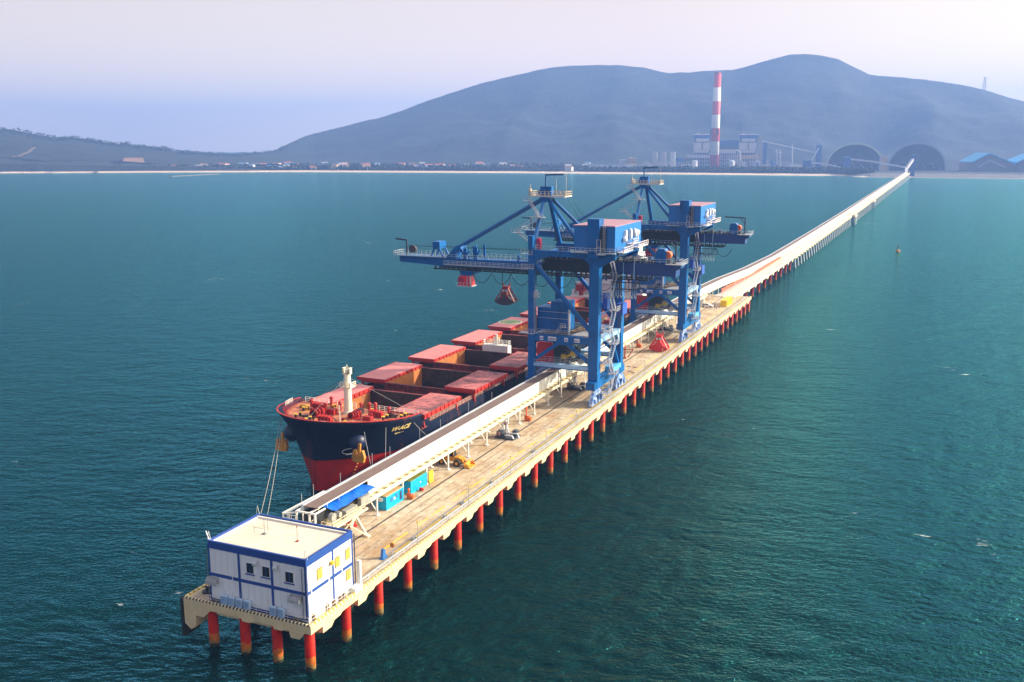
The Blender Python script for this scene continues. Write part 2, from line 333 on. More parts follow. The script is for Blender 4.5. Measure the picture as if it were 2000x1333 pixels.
# ------------------------------------------------------------------ haze
def build_haze():
    h = MB(); h.box(-S-200, S+200, -S-200, S+200, -8, 520)
    m = bpy.data.materials.new('haze'); m.use_nodes = True; t = m.node_tree; n = t.nodes; n.remove(n['Principled BSDF'])
    v = n.new('ShaderNodeVolumePrincipled'); v.inputs['Color'].default_value = (0.23, 0.42, 0.97, 1); v.inputs['Density'].default_value = HAZE; v.inputs['Anisotropy'].default_value = 0.15
    t.links.new(v.outputs[0], n['Material Output'].inputs['Volume'])
    o = h.build('haze', m); tag(o, 'pale blue sea haze over the bay', None, None, 'stuff')
HAZE = 1.8e-4
# ================================================================== PIER
D = 7.0
deck_m = M('pier_concrete', (0.50, 0.41, 0.29), 0.85, var=0.34, scale=0.9, stretch=(1.1, 0.6, 1), bump=0.25, bscale=4, stain=((0.31, 0.17, 0.06), 0.8, 0.13, 0.48), rust=((0.09, 0.065, 0.055), 0.9, 0.42, 0.565))
edge_m = M('edge_concrete', (0.66, 0.54, 0.31), 0.8, var=0.15, scale=0.5, stain=((0.40, 0.30, 0.14), 0.6, 0.8, 0.57), stretch=(1, 1, 0.3))
pile_m = Mz('red_pile_coating', [(0.35, (0.025, 0.028, 0.018)), (1.0, (0.20, 0.12, 0.035)), (2.0, (0.40, 0.10, 0.010)), (99, (0.42, 0.010, 0.002))], var=0.3, scale=1.2, blur=2.2, stain=((0.10, 0.022, 0.008), 0.8, 1.1)); pile_m.node_tree.nodes['Principled BSDF'].inputs['Specular IOR Level'].default_value = 0.15
def stripes(name, ca, cb, axis, period, duty=0.5):
    m = M(name, ca, 0.7, var=0.2, scale=2.0); t = m.node_tree; n = t.nodes; l = t.links; p = n['Principled BSDF']; src = p.inputs['Base Color'].links[0].from_socket
    g = n.new('ShaderNodeNewGeometry'); s = n.new('ShaderNodeSeparateXYZ'); l.new(g.outputs['Position'], s.inputs[0])
    a = n.new('ShaderNodeMath'); a.operation = 'DIVIDE'; a.inputs[1].default_value = period; l.new(s.outputs[axis], a.inputs[0])
    b = n.new('ShaderNodeMath'); b.operation = 'FRACT'; l.new(a.outputs[0], b.inputs[0])
    c = n.new('ShaderNodeMath'); c.operation = 'LESS_THAN'; c.inputs[1].default_value = duty; l.new(b.outputs[0], c.inputs[0])
    mx = n.new('ShaderNodeMix'); mx.data_type = 'RGBA'; l.new(c.outputs[0], mx.inputs['Factor']); l.new(src, mx.inputs['A']); mx.inputs['B'].default_value = (*cb, 1)
    l.new(mx.outputs['Result'], p.inputs['Base Color']); return m
kerb_y = stripes('kerb_stripes', (0.80, 0.70, 0.42), (0.50, 0.34, 0.03), 'Y', 0.9)
kerb_x = stripes('kerb_stripes_front', (0.80, 0.66, 0.40), (0.03, 0.028, 0.03), 'X', 0.62)
yl_m = M('worn_yellow_line', (0.72, 0.50, 0.01), 0.7, var=0.25, scale=1.2, stain=((0.55, 0.44, 0.30), 1.0, 0.45, 0.50))
rail_m = M('rail_groove', (0.06, 0.04, 0.035), 0.7, var=0.4, scale=2)
pier = thing('pier', 'long concrete pier with yellow striped kerb carried on rows of red steel piles', 'pier', (-11.4, 0, 0))
L_P = 333.0
b = MB(); b.box(-22.0, -0.8, 0.8, L_P, 6.1, D); b.mat(1)
for k in range(1, 36): b.box(-22.0, -0.9, 5.5+9.18*k, 5.56+9.18*k, D+.0, D+.004)
for x in (-7.6, -16.0): b.box(x, x+.05, 13, L_P, D+.0, D+.0045)
b.mat(2)
for x in (-9.3, -7.4, -6.4, -13.0):                      # tyre tracks worn into the slab
    yy_ = 22.0
    while yy_ < 320:
        L_ = random.uniform(8, 26); b.box(x-.17, x+.17, yy_, yy_+L_, D+.0, D+.003); yy_ += L_+random.uniform(4, 22)
b.build('deck', [deck_m, M('deck_joint', (0.12, 0.08, 0.05), .9, var=.3), M('tyre_track', (0.30, 0.22, 0.15), .9, var=.35, scale=1.2, stain=((0.50, 0.41, 0.29), 1.0, .5, .5))], pier)
b = MB(); b.box(-0.8, 0, 0, L_P, 5.9, D+.02); b.box(-22.8, -22.0, 0, L_P, 5.9, D+.02); b.box(-22.0, -0.8, 0, 0.8, 5.9, D+.02); b.build('edge_beam', edge_m, pier)
b = MB(); b.box(-0.32, -0.02, 0.32, L_P, D+.02, D+.27); b.box(-22.78, -22.48, 0.32, L_P, D+.02, D+.27); b.build('kerb', kerb_y, pier)
b = MB(); b.box(-22.8, -0.02, 0.0, 0.32, D+.02, D+.27); b.build('kerb', kerb_x, pier)
BAYS = [0.9 + 9.18*k for k in range(37)]
for x, w in ((-3.1, 0.32), (-21.1, 0.32), (-11.4, 0.42)):
    b = MB(); b.box(x-w/2, x+w/2, 22 if x == -11.4 else 25.5, L_P-1, D+.001, D+.006)
    b.build('crane_rail' if x != -11.4 else 'cable_slot', rail_m, pier)
    if x != -11.4:
        b = MB(); b.box(x-.05, x+.05, 25.5, L_P-1, D+.006, D+.10); b.build('rail_head', grey, pier)
b = MB()
y = 27.0
while y < 325:
    L = random.uniform(4, 12); b.box(-5.0, -4.62, y, y+L, D+.006, D+.011); y += L + random.uniform(0.2, 3.5)
b.box(-2.60, -2.25, 27, 325, D+.006, D+.011)
b.build('painted_line', yl_m, pier)
b = MB(); b.box(-1.75, -1.62, 8, 325, D+.25, D+.38); b.box(-1.42, -1.30, 8, 325, D+.25, D+.37)
for k in range(0, 106): b.box(-1.85, -1.2, 8.2+3*k, 8.4+3*k, D, D+.26)
b.build('service_pipe', galv, pier)
# drop panels between piles on the seaward edge, front brackets
blk = MB(); y0 = BAYS[0]+1.9
dp0 = blk.prism([(y0, 4.85), (y0+2.1, 4.85), (y0+2.9, 5.55), (y0+4.4, 5.62), (y0+4.9, 5.9), (y0, 5.9)], 'x', -1.9, 0.03).build('drop_panel', edge_m, pier)
for y in BAYS[1:36]: part_copy(dp0, pier, (0, y-BAYS[0], 0))
for x0 in (-3.5, -11.9, -6.3):
    lo = 4.8 if x0 == -3.5 else 5.5
    MB().prism([(x0, lo), (x0+(1.5 if x0 == -3.5 else 1.2), lo), (x0+2.4, 5.9), (x0-.3, 5.9)], 'y', -0.03, 2.2).build('drop_panel', edge_m, pier)
cap0 = MB(); cap0.box(-22.0, -0.82, BAYS[0]-.7+.75, BAYS[0]+.7+.3, 5.0, 6.1); cap0 = cap0.build('cross_beam', edge_m, pier)
for y in BAYS[1:]: part_copy(cap0, pier, (0, y-BAYS[0]-.0, 0))
pm = MB(); pm.tube((-0.95, BAYS[0], -6), (-0.95, BAYS[0], 5.85), 0.74, 20); pile0 = pm.build('pile', pile_m, pier, smooth=True)
for p in pile0.data.polygons: p.use_smooth = len(p.vertices) == 4
rest = MB()
for i, y in enumerate(BAYS):
    for x in (-0.95, -6.6, -12.3, -18.2):
        if i == 0 and x == -0.95: continue
        if x == -0.95 or i < 16 and x > -19 or i < 20 and x == -6.6: part_copy(pile0, pier, (x+0.95, y-BAYS[0], 0))
        else: rest.tube((x, y, -6), (x, y, 5.0), 0.74, 10, caps=False)
r = rest.build('pile', pile_m, pier, smooth=True); r['kind'] = 'stuff'
b = MB(); b.prism([(-22.8, 5.9), (-22.8, 3.0), (-21.7, 2.2), (-21.0, 2.6), (-20.6, 4.6), (-19.2, 4.6), (-17.8, 5.9)], 'y', 0.02, 3.6); b.build('fender_bracket', edge_m, pier)
fen = MB(); fen.box(-23.9, -23.3, 0.4, 3.6, 0.5, 6.6); fen.box(-23.3, -22.8, 0.9, 1.4, 3.2, 5.6); fen.box(-23.3, -22.8, 2.6, 3.1, 3.2, 5.6)
solo('fender', fen, black, 'black rubber fender panel on the front left corner of the pier', 'fender')
f2 = MB()
for k in range(12):
    y = 66+9.18*2*k
    q = MB(); q.box(-24.2, -23.6, y, y+2.6, 1.0, 6.2); q.box(-23.6, -22.82, y+.6, y+2, 3.6, 5.2)
    solo('fender', q, black, ['first', 'second', 'third', 'fourth', 'fifth', 'sixth', 'seventh', 'eighth', 'ninth', 'tenth', 'eleventh', 'twelfth'][k]+' black fender from the bow between ship and pier', 'fender', 'fenders between the ship and the pier')
# guard rail along the seaward edge
g = MB(); g.rail([(-0.65, 0.6, D), (-0.65, 327, D)], 1.1, 2.2, 0.04, 1); g.rail([(-18.9, 0.5, D), (-0.65, 0.5, D)], 1.1, 1.9, 0.03, 1)
solo('guard_rail', g, M('rail_paint', (0.66, 0.66, 0.66), 0.4, 0.2), 'thin grey guard rail running the whole seaward edge of the pier', 'railing', base=(-0.65, 0.6, D))
lamp = thing('lamp_post', 'slim grey lamp post on the seaward pier edge', 'lamp post', (-0.55, 31.4, D), 'slim posts along the seaward pier edge')
b = MB(); b.tube((-.55, 31.4, D), (-.55, 31.4, D+4.0), 0.055, 6); b.box(-.72, -.38, 31.25, 31.55, D, D+.12); b.build('post', galv, lamp)
b = MB(); b.box(-.68, -.42, 31.25, 31.55, D+4.0, D+4.22); b.build('lamp_head', yellow, lamp)
ORD = ['first', 'second', 'third', 'fourth', 'fifth', 'sixth', 'seventh', 'eighth', 'ninth', 'tenth', 'eleventh', 'twelfth', 'thirteenth', 'fourteenth', 'fifteenth']
lamp['label'] = 'first slim lamp post from the building along the seaward pier edge'
for k in range(1, 15): dup(lamp, (-0.55, 31.4+19.3*k, D), ORD[k]+' slim lamp post from the building along the seaward pier edge')
# ================================================================== CONTROL BUILDING
X0, X1, Y0, Y1 = -18.3, -1.1, 0.95, 12.6
wallw = M('painted_wall', (0.76, 0.78, 0.80), 0.6, var=0.06, scale=0.5, stain=((0.55, 0.50, 0.42), 0.5, 0.7, 0.58), stretch=(1, 1, 0.25))
roofm = M('roof_screed', (0.62, 0.55, 0.45), 0.85, var=0.12, scale=0.5, stain=((0.45, 0.37, 0.27), 0.6, 0.35, 0.52))
bld = thing('control_building', 'white two storey control building with blue trim on the near end of the pier', 'building', (-9.7, 6.8, D))
b = MB(); b.box(X0, X1, Y0, Y1, D, 16.0); b.mat(1)
for k in range(1, 15): b.box(X0+k*1.15, X0+k*1.15+.035, Y0-.012, Y0, D+.6, 15.4)
for k in range(1, 10): b.box(X1, X1+.012, Y0+k*1.15, Y0+k*1.15+.035, D+.1, 15.4)
b.build('wall', [wallw, M('wall_joint', (0.48, 0.48, 0.48), .7)], bld)
b = MB(); b.box(X0+.3, X1-.3, Y0+.3, Y1-.3, 16.0, 16.12); b.build('roof', roofm, bld)
def trim(x0, x1, y0, y1, z0, z1, name='trim'): return MB().box(x0, x1, y0, y1, z0, z1).build(name, nblue, bld)
t = MB()
o_ = .06
t.box(X0-o_, X1+o_, Y0-o_, Y0+.28, 15.4, 16.55); t.box(X0-o_, X1+o_, Y1-.28, Y1+o_, 15.4, 16.55); t.box(X0-o_, X0+.28, Y0+.28, Y1-.28, 15.4, 16.55); t.box(X1-.28, X1+o_, Y0+.28, Y1-.28, 15.4, 16.55)
t.build('parapet', nblue, bld)
t = MB()
t.box(X0+.3, X1-.3, Y1-.75, Y1-.5, 16.12, 16.4); t.box(X0+.3, X0+.5, Y0+.3, Y1-.75, 16.12, 16.3)
t.build('roof_gutter', white, bld)
for (a, c) in ((X0-.05, X0+.22), (-13.0, -12.6), (-7.2, -6.8), (X1-.30, X1+.05)):
    trim(a, c, Y0-.05, Y0+.01, D, 15.4, 'corner_strip')
for (a, c) in ((X0+.22, -14.2), (-14.0, -13.0), (-12.6, -7.2), (-6.8, X1-.3)): trim(a, c, Y0-.045, Y0+.01, 11.1, 11.6, 'floor_band')
trim(X0+.22, X1-.3, Y0-.04, Y0+.01, D+.02, D+.55, 'base_band')
for (a, c) in ((Y0-.05, Y0+.25), (7.2, 7.6), (Y1-.28, Y1+.05)): trim(X1-.01, X1+.05, a, c, D, 15.4, 'corner_strip')
for (a, c) in ((Y0+.25, 1.9), (2.2, 6.2), (6.6, 7.2), (7.6, 9.6), (9.9, Y1-.28)): trim(X1-.01, X1+.045, a, c, 11.1, 11.6, 'floor_band')
glassd = M('dark_glass', (0.02, 0.022, 0.028), 0.15, var=0.1)
slat = M('yellow_blind', (0.62, 0.42, 0.08), 0.5, var=0.2, scale=4)
brown = M('brown_frame', (0.16, 0.09, 0.04), 0.6)
def win_front(x0, x1, z0, z1):
    w = MB().box(x0, x1, Y0-.05, Y0+.01, z0, z1).build('window', white, bld)
    MB().box(x0+.09, x1-.09, Y0-.065, Y0-.04, z0+.09, z1-.09).build('pane', glassd, w)
    f = MB(); f.box((x0+x1)/2-.04, (x0+x1)/2+.04, Y0-.09, Y0-.065, z0+.09, z1-.09); f.box(x0-.12, x1+.12, Y0-.22, Y0-.05, z0-.14, z0-.02); f.build('frame', nblue, w)
for a in ((-11.5, -10.1, 12.7, 14.4), (-8.7, -7.3, 12.7, 14.35), (-4.7, -3.2, 12.6, 14.3)): win_front(*a)
for y0, y1, z0, z1 in ((3.4, 4.8, 12.4, 14.1), (7.9, 9.2, 12.4, 14.0), (10.65, 11.9, 12.5, 14.2), (10.6, 11.9, 9.2, 10.9)):
    w = MB().box(X1-.01, X1+.05, y0, y1, z0, z1).build('window', brown, bld)
    f = MB(); f.box(X1+.05, X1+.08, y0+.1, (y0+y1)/2-.05, z0+.1, z1-.1); f.box(X1+.05, X1+.08, (y0+y1)/2+.05, y1-.1, z0+.1, z1-.1); f.build('shutter', slat, w)
can = MB()
for x in (-17.6, -2.9):
    q = MB(); q.prism([(Y0-.95, 10.1), (Y0-.85, 10.5), (Y0-.6, 10.8), (Y0-.25, 10.95), (Y0, 11.0), (Y0, 10.1)], 'x', x-.95, x+.95); q.build('door_canopy', grey, bld)
    MB().box(x-.7, x+.7, Y0-.04, Y0+.02, D+.02, D+2.9).build('door', wallw, bld)
for x in (-9.7, -6.15):
    q = MB(); q.prism([(Y0-.6, 14.3), (Y0-.6, 14.6), (Y0-.2, 14.95), (Y0, 14.95), (Y0, 14.3)], 'x', x-.3, x+.3); q.build('exhaust_hood', galv, bld)
q = MB(); q.box(X1, X1+.5, 6.6, 7.1, 13.5, 14.0); q.build('exhaust_hood', yellow, bld)
q = MB(); q.tube((X1+.16, Y0-.2, D+.1), (X1+.16, Y0-.2, 15.2), .07, 6); q.tube((X1+.2, Y1+.25, D), (X1+.2, Y1+.25, 15.9), .10, 6); q.tube((X0-.2, Y0-.15, D), (X0-.2, Y0-.15, 15.4), .07, 6); q.tube((X1-.65, Y0-.16, D+.2), (X1-.65, Y0-.16, 15.2), .06, 6); q.build('downpipe', M('pipe_grey', (0.10, 0.11, 0.14), .5), bld)
q = MB(); q.box(X1+.3, X1+1.1, Y1-1.2, Y1+.8, D, D+.9); q.box(X1+.3, X1+.9, Y1+.5, Y1+.9, D+.9, D+4.6); q.build('meter_cabinet', white, bld)
q = MB()
q.tube((-12.8, 7, 16.1), (-12.8, 7, 18.6), .045, 6); q.tube((-12.4, 7.3, 16.1), (-12.4, 7.3, 18.2), .035, 6); q.tube((-13.0, 7, 16.9), (-14.7, 7, 16.9), .03, 5); q.tube((-14.7, 7, 16.1), (-14.7, 7, 17.2), .04, 6); q.box(-13.1, -12.5, 6.8, 7.2, 16.12, 16.3)
q.build('antenna', grey, bld)
q = MB(); q.tube((-6.65, 6.7, 16.1), (-6.65, 6.7, 18.3), .035, 6); q.box(-6.85, -6.45, 6.5, 6.9, 16.12, 16.25); q.sphere((-6.65, 6.7, 18.4), .12, 8, 6); q.build('wind_sensor', M('sensor_red', (0.35, 0.05, 0.03), .5), bld)
q = MB()
for cx, cy in ((X0+.1, Y0+.2), (X0+.1, Y1-.3), (X1-.1, Y0+.15)):
    q.bar((cx-.3, cy, 16.5), (cx, cy, 17.9), .05); q.bar((cx+.35, cy, 16.5), (cx, cy, 17.9), .05)
q.bar((X0, Y0+.3, 16.5), (X0-.5, Y0+.3, 17.8), .10)
q.build('roof_bracket', galv, bld)
# air conditioners standing at the front wall
acw = M('ac_blue_white', (0.45, 0.60, 0.78), 0.5, var=0.08)
ac = thing('air_conditioner', 'pale blue outdoor unit on the front wall', 'air conditioner', (-15.4, Y0-.45, D), None)
b = MB(); b.box(-15.9, -14.9, Y0-.75, Y0-.25, D+.35, D+1.65); b.build('casing', acw, ac)
b = MB()
for k in range(5): b.box(-15.82+k*.19, -15.74+k*.19, Y0-.78, Y0-.74, D+.45, D+1.55)
b.build('grille', M('grille_blue', (0.16, 0.30, 0.48), .5), ac)
b = MB(); b.tube((-15.8, Y0-.5, D), (-15.8, Y0-.5, D+.36), .04, 5); b.tube((-15.0, Y0-.5, D), (-15.0, Y0-.5, D+.36), .04, 5); b.tube((-15.4, Y0-.4, D+1.6), (-15.4, Y0-.15, D+2.3), .03, 5); b.build('bracket', grey, ac)
ac['label'] = 'first outdoor unit from the left in the row of four on the building front'
for k, (x, t_) in enumerate(((-14.1, 'second outdoor unit from the left in the row of four on the building front'), (-12.7, 'third outdoor unit from the left in the row of four, beside the blue strip'), (-11.3, 'fourth outdoor unit from the left, right end of the row of four'), (-6.7, 'left one of the pair of outdoor units nearer the right corner of the building'), (-5.3, 'right one of the pair of outdoor units nearer the right corner of the building'))):
    dup(ac, (x, Y0-.45, D), t_)
for a in [o for o in COL.objects if o.name.startswith('air_conditioner') and o.parent is None]: a['group'] = 'outdoor units along the building front'
# small wall boxes at the right side
for i, (y, t_) in enumerate(((2.1, 'brown service box low on the right wall nearest the front corner'), (5.5, 'second brown service box low on the right wall'), (7.1, 'third brown service box low on the right wall'), (8.7, 'fourth brown service box low on the right wall'), (9.8, 'brown service box low on the right wall farthest from the front corner'))):
    q = MB(); q.box(X1+.02, X1+.3, y-.22, y+.22, D+.05, D+.75 + (.2 if i < 2 else 0)); q.box(X1+.3, X1+.34, y-.12, y+.12, D+.15, D+.6)
    solo('service_box', q, brown, t_, 'service box', 'boxes along the right wall of the building')
bol = MB(); bol.tube((-20.8, 3.0, D), (-20.8, 3.0, D+.25), 0.8, 12); bol.tube((-20.8, 3.0, D+.25), (-20.8, 3.0, D+.7), 0.25, 10); bol.box(-21.3, -20.3, 2.8, 3.2, D+.7, D+.9)
solo('mooring_hook', bol, dark, 'dark mooring hook left of the building at the front corner of the pier', 'mooring hook')
# ================================================================== CONVEYOR GALLERY
gal = thing('conveyor_gallery', 'white sided conveyor gallery with brown roof running along the pier and out to the shore', 'conveyor', (-16.8, 40, D))
roofb = M('dusty_roof', (0.17, 0.115, 0.10), 0.8, var=0.18, scale=0.8, stretch=(1, .3, 1), stain=((0.12, 0.07, 0.06), 0.6, 0.15, 0.6))
walk_m = M('walkway_cream', (0.74, 0.64, 0.44), 0.7, var=0.12, stain=((0.50, 0.34, 0.10), 0.6, 0.5, 0.55))
def txr(y): return interp([(325, -6.3), (480, -5.0), (850, -4.3), (1300, -4.8), (2400, -6.2)], y)
def tzr(y): return interp([(325, 7.2), (500, 7.8), (900, 9.0), (1400, 10.4), (2400, 12.6)], y)
def gal_pts(y):   # centre x, roof z, floor z
    if y <= 306: return (-16.7, 13.8, 11.0)
    tx = interp([(306, -16.7), (337, -15.2), (390, -13.6), (465, -12.6), (560, -12.1), (700, txr(700)-7.2)], y)
    if y > 700: return (txr(y)-7.2, tzr(y)+3.3, tzr(y)+.4)
    zt = interp([(306, 13.8), (337, 13.8), (390, 12.4), (465, 11.4), (700, tzr(700)+3.3)], y)
    return (tx, zt, zt-2.85)
ys = [24, 26.5, 30] + [39.2 + 9.2*k for k in range(29)] + [306, 320, 337, 360, 390, 425, 465, 520, 600, 700, 850, 1000, 1200, 1400, 1700, 2000, 2290]
HW = 1.45
roof = MB(); side = MB(); left = MB(); ribs = side; under = MB(); seam = MB()
for a, c in zip(ys, ys[1:]):
    xa, za, fa = gal_pts(a); xb, zb, fb = gal_pts(c)
    if a < 38:
        pass
    roof.hexa([(xa-HW, a, za-.12), (xa+HW, a, za-.12), (xb+HW, c, zb-.12), (xb-HW, c, zb-.12)], [(xa-HW, a, za), (xa+HW, a, za), (xb+HW, c, zb), (xb-HW, c, zb)])
    if a > 30: side.hexa([(xa+HW, a, fa), (xa+HW+.08, a, fa), (xb+HW+.08, c, fb), (xb+HW, c, fb)], [(xa+HW, a, za+.03), (xa+HW+.08, a, za+.03), (xb+HW+.08, c, zb+.03), (xb+HW, c, zb+.03)])
    left.hexa([(xa-HW-.5, a, fa), (xa-HW, a, fa), (xb-HW, c, fb), (xb-HW-.5, c, fb)], [(xa-HW-.5, a, za+.15), (xa-HW, a, za+.15), (xb-HW, c, zb+.15), (xb-HW-.5, c, zb+.15)])
    under.hexa([(xa-HW, a, fa-.5), (xa+HW, a, fa-.5), (xb+HW, c, fb-.5), (xb-HW, c, fb-.5)], [(xa-HW, a, fa-.02), (xa+HW, a, fa-.02), (xb+HW, c, fb-.02), (xb-HW, c, fb-.02)])
    ribs.mat(1).bar((xa+HW+.12, a, fa+.1), (xa+HW+.12, a, za), .10).mat(0)
    seam.bar((xa+HW+.1, a, za+.06), (xb+HW+.1, c, zb+.06), .14)
roof.build('roof', roofb, gal); left.build('silver_trunking', M('silver_sheet', (0.62, 0.68, 0.74), 0.35, 0.4, var=0.15), gal); under.build('floor_frame', walk_m, gal)
side.mat(1)
for k in range(43, 300, 3): side.box(-15.17, -15.13, k, k+.05, 11.1, 13.75)
side.build('side_panel', [panelw, M('rib_cream', (0.50, 0.44, 0.30), .6, var=0.1)], gal); seam.build('roof_trim', white, gal)
# walkway of the pier section
w = MB(); w.box(-15.15, -13.95, 23, 306, 10.85, 10.98); w.box(-15.15, -14.98, 23, 306, 10.5, 10.85); w.box(-13.95, -13.75, 23, 306, 10.35, 10.95); w.mat(1)
for k in range(0, 104): w.box(-14.9, -14.1, 24.2+k*2.7, 25.5+k*2.7, 10.98, 11.0)
w.build('walkway', [walk_m, dark], gal)
w = MB(); w.rail([(-13.85, 23, 10.95), (-13.85, 306, 10.95)], 1.05, 1.6, 0.03, 1); w.build('handrail', M('handrail_yellow', (0.66, 0.48, 0.12), .5), gal)
def bent(y):
    q = MB()
    for x in (-13.9, -17.9): q.bar((x, y, D+.05), (x, y, 10.5), .26); q.box(x-.4, x+.4, y-.4, y+.4, D, D+.16)
    q.bar((-13.9, y, D+.6), (-15.9, y, 10.4), .16); q.bar((-17.9, y, D+.6), (-15.9, y, 10.4), .16); q.bar((-18.2, y, 10.4), (-13.7, y, 10.4), .3)
    return q
sup = bent(40.1).build('trestle_support', panelw, gal)
for k in range(1, 29): part_copy(sup, gal, (0, 9.3*k, 0))
q = MB()
for y in (316, 330, 345, 362, 382, 405, 430):
    x, zt, zf = gal_pts(y)
    for dx in (-1.2, 1.3): q.bar((x+dx, y, tzr(y) if y > 333 else D), (x+dx, y, zf), .26)
    q.bar((x-1.2, y, tzr(y)+.3), (x+1.3, y, zf), .14)
q.build('trestle_support', panelw, gal)
# twin feet legs with braces near the tail
q = MB()
q.bar((-10.3, 31, D), (-12.9, 31, 10.9), .34); q.bar((-13.6, 31, D), (-13.2, 31, 11), .30); q.bar((-9.8, 25.5, D+3.6), (-13.9, 33.5, 10.9), .3); q.bar((-10.3, 31, D+.1), (-13.9, 31, 10.8), .25); q.bar((-13.9, 24, D), (-11.8, 31, 10.8), .22); q.bar((-16.5, 24, D), (-13.9, 27, 11), .22); q.bar((-12.0, 23.5, 10.8), (-12.0, 34, 10.8), .3); q.bar((-10.3, 31, D+.2), (-11.2, 26.5, 10.7), .22); q.box(-10.8, -9.9, 30.6, 31.4, D, D+.3)
q.box(-13.95, -11.8, 23, 33, 10.85, 10.97)
q.rail([(-11.85, 23, 10.95), (-11.85, 33, 10.95)], 1.1, 1.2, .05, 1); q.rail([(-13.9, 23, 10.95), (-11.85, 23, 10.95)], 1.1, 1.0, .05, 1)
q.rail([(-15.5, 22.5, 11), (-15.5, 27, 11)], 1.1, .9, .05, 1)
q.build('tail_platform', walk_m, gal)
q = MB()
q.box(-18.3, -15.0, 23.2, 27.5, 10.9, 12.9)
q.box(-14.9, -13.9, 27.5, 37.5, 11.0, 12.6)
q.build('drive_housing', dark, gal)
q = MB()
for x in (-18.6, -16.0, -14.9): q.bar((x, 22.6, D+.1), (x, 22.6, 13.4), .28); q.bar((x, 22.6, 13.3), (x, 25.5, 13.3), .22)
q.bar((-18.6, 22.6, 13.3), (-14.9, 22.6, 13.3), .28); q.bar((-18.6, 22.6, 11.6), (-14.9, 22.6, 11.6), .2); q.bar((-17.3, 22.6, 9), (-17.3, 22.6, 13.4), .18)
for x in (-21.2, -20.0): q.bar((x, 22.4, D), (x, 22.4, 12.6), .2)
q.bar((-21.2, 22.4, 12.5), (-18.4, 22.4, 13.2), .22); q.bar((-21.2, 22.4, 12.5), (-18.7, 31, 13.9), .5, .3); q.rail([(-21.2, 22.4, 11.3), (-18.7, 22.4, 11.3)], 1.2, .9, .05, 1)
q.build('tail_frame', white, gal)
q = MB(); q.tube((-13.2, 24.6, 12.4), (-12.5, 24.6, 12.4), .75, 14); q.tube((-13.6, 26.6, 12.2), (-12.6, 26.6, 12.2), .5, 12); q.box(-13.4, -12.4, 28, 31.5, 11, 12.3); q.box(-13.4, -12.6, 33, 36, 11.2, 12.8)
q.build('drive_motor', M('motor_grey', (0.30, 0.30, 0.27), .5, var=.4, scale=2, stain=((.55,.38,.08), .9, 1.2, .55)), gal)
# black belt edge of the long trestle section
q = MB()
for a, c in zip(ys, ys[1:]):
    if a >= 330:
        xa, za, fa = gal_pts(a); xb, zb, fb = gal_pts(c); q.bar((xa-HW-.6, a, za-.5), (xb-HW-.6, c, zb-.5), .35, 1.1)
q.build('belt_edge', dark, gal)
tarp = MB(); tv = []
for i in range(9):
    for j in range(7):
        y = 26.0+12.6*i/8; tx_ = -15.9+2.9*j/6; tv.append((tx_, y, 13.25-.22*j/6+.10*math.sin(i*2.1+j)+(.05*math.sin(i*5)))) 
tarp.add(tv, [(i*7+j, (i+1)*7+j, (i+1)*7+j+1, i*7+j+1) for i in range(8) for j in range(6)])
solo('tarpaulin', tarp, M('blue_tarp', (0.0, 0.14, 0.72), 0.5, var=0.12, scale=1.5, bump=.4, bscale=1.5), 'bright blue tarpaulin sheet laid over the near end of the conveyor', 'tarpaulin')
# orange strip girder below the bending gallery
q = MB(); q.bar((-13.9, 335, 8.6), (-10.2, 480, 9.0), .35, 1.5)
solo('walkway_girder', q, M('girder_red', (0.55, 0.10, 0.04), .6, var=.2), 'long orange red girder below the bend of the conveyor gallery', 'girder')
# ================================================================== ACCESS TRESTLE
tr = thing('trestle_bridge', 'long white access trestle running from the pier to the shore on slanted piles', 'trestle', (-9, 333, 0))
tdeck = M('trestle_deck', (0.52, 0.46, 0.44), 0.85, var=0.08, scale=0.3, stretch=(1, .2, 1))
tyl = [326, 345, 400, 480, 600, 750, 866, 868, 884, 888, 1000, 1120, 1124, 1140, 1144, 1300, 1500, 1800, 2100, 2310]
bay = lambda y: 3.0 if 867 < y < 885 or 1123 < y < 1141 else 0
dk = MB(); eg = MB(); kb = MB()
for a, c in zip(tyl, tyl[1:]):
    ra, rb = txr(a)+bay(a), txr(c)+bay(c); wa = 9.2+bay(a); wb = 9.2+bay(c)
    dk.hexa([(ra-wa, a, tzr(a)-.5), (ra-.35, a, tzr(a)-.5), (rb-.35, c, tzr(c)-.5), (rb-wb, c, tzr(c)-.5)], [(ra-wa, a, tzr(a)), (ra-.35, a, tzr(a)), (rb-.35, c, tzr(c)), (rb-wb, c, tzr(c))])
    eg.hexa([(ra-.35, a, tzr(a)-1.25), (ra, a, tzr(a)-1.25), (rb, c, tzr(c)-1.25), (rb-.35, c, tzr(c)-1.25)], [(ra-.35, a, tzr(a)+.35), (ra, a, tzr(a)+.35), (rb, c, tzr(c)+.35), (rb-.35, c, tzr(c)+.35)])
    kb.bar((ra-5.35, a, tzr(a)+.2), (rb-5.35, c, tzr(c)+.2), .22, .4)
dk.build('deck', tdeck, tr); eg.build('edge_beam', M('trestle_edge', (0.70, 0.62, 0.44), .75, var=.1), tr); kb.build('kerb', M('trestle_kerb', (0.50, 0.42, 0.26), .75, var=.1), tr)
redt = MB()
tp = MB(); tp.tube((-7.7, 343, -6), (-7.7, 343, 6.0), .8, 14, caps=False); tp0 = tp.build('pile', pile_m, tr, smooth=True)
ty = [343+16.6*k for k in range(10)]
for y in ty[1:]: part_copy(tp0, tr, (txr(y)-txr(343), y-343, 0))
for y in ty: part_copy(tp0, tr, (txr(y)-txr(343)-6.2, y-343, 0))
tedge = M('trestle_white', (0.72, 0.68, 0.60), .75, var=.08)
concp = M('pile_concrete', (0.38, 0.52, 0.53), .8, var=.15)
ysw = []
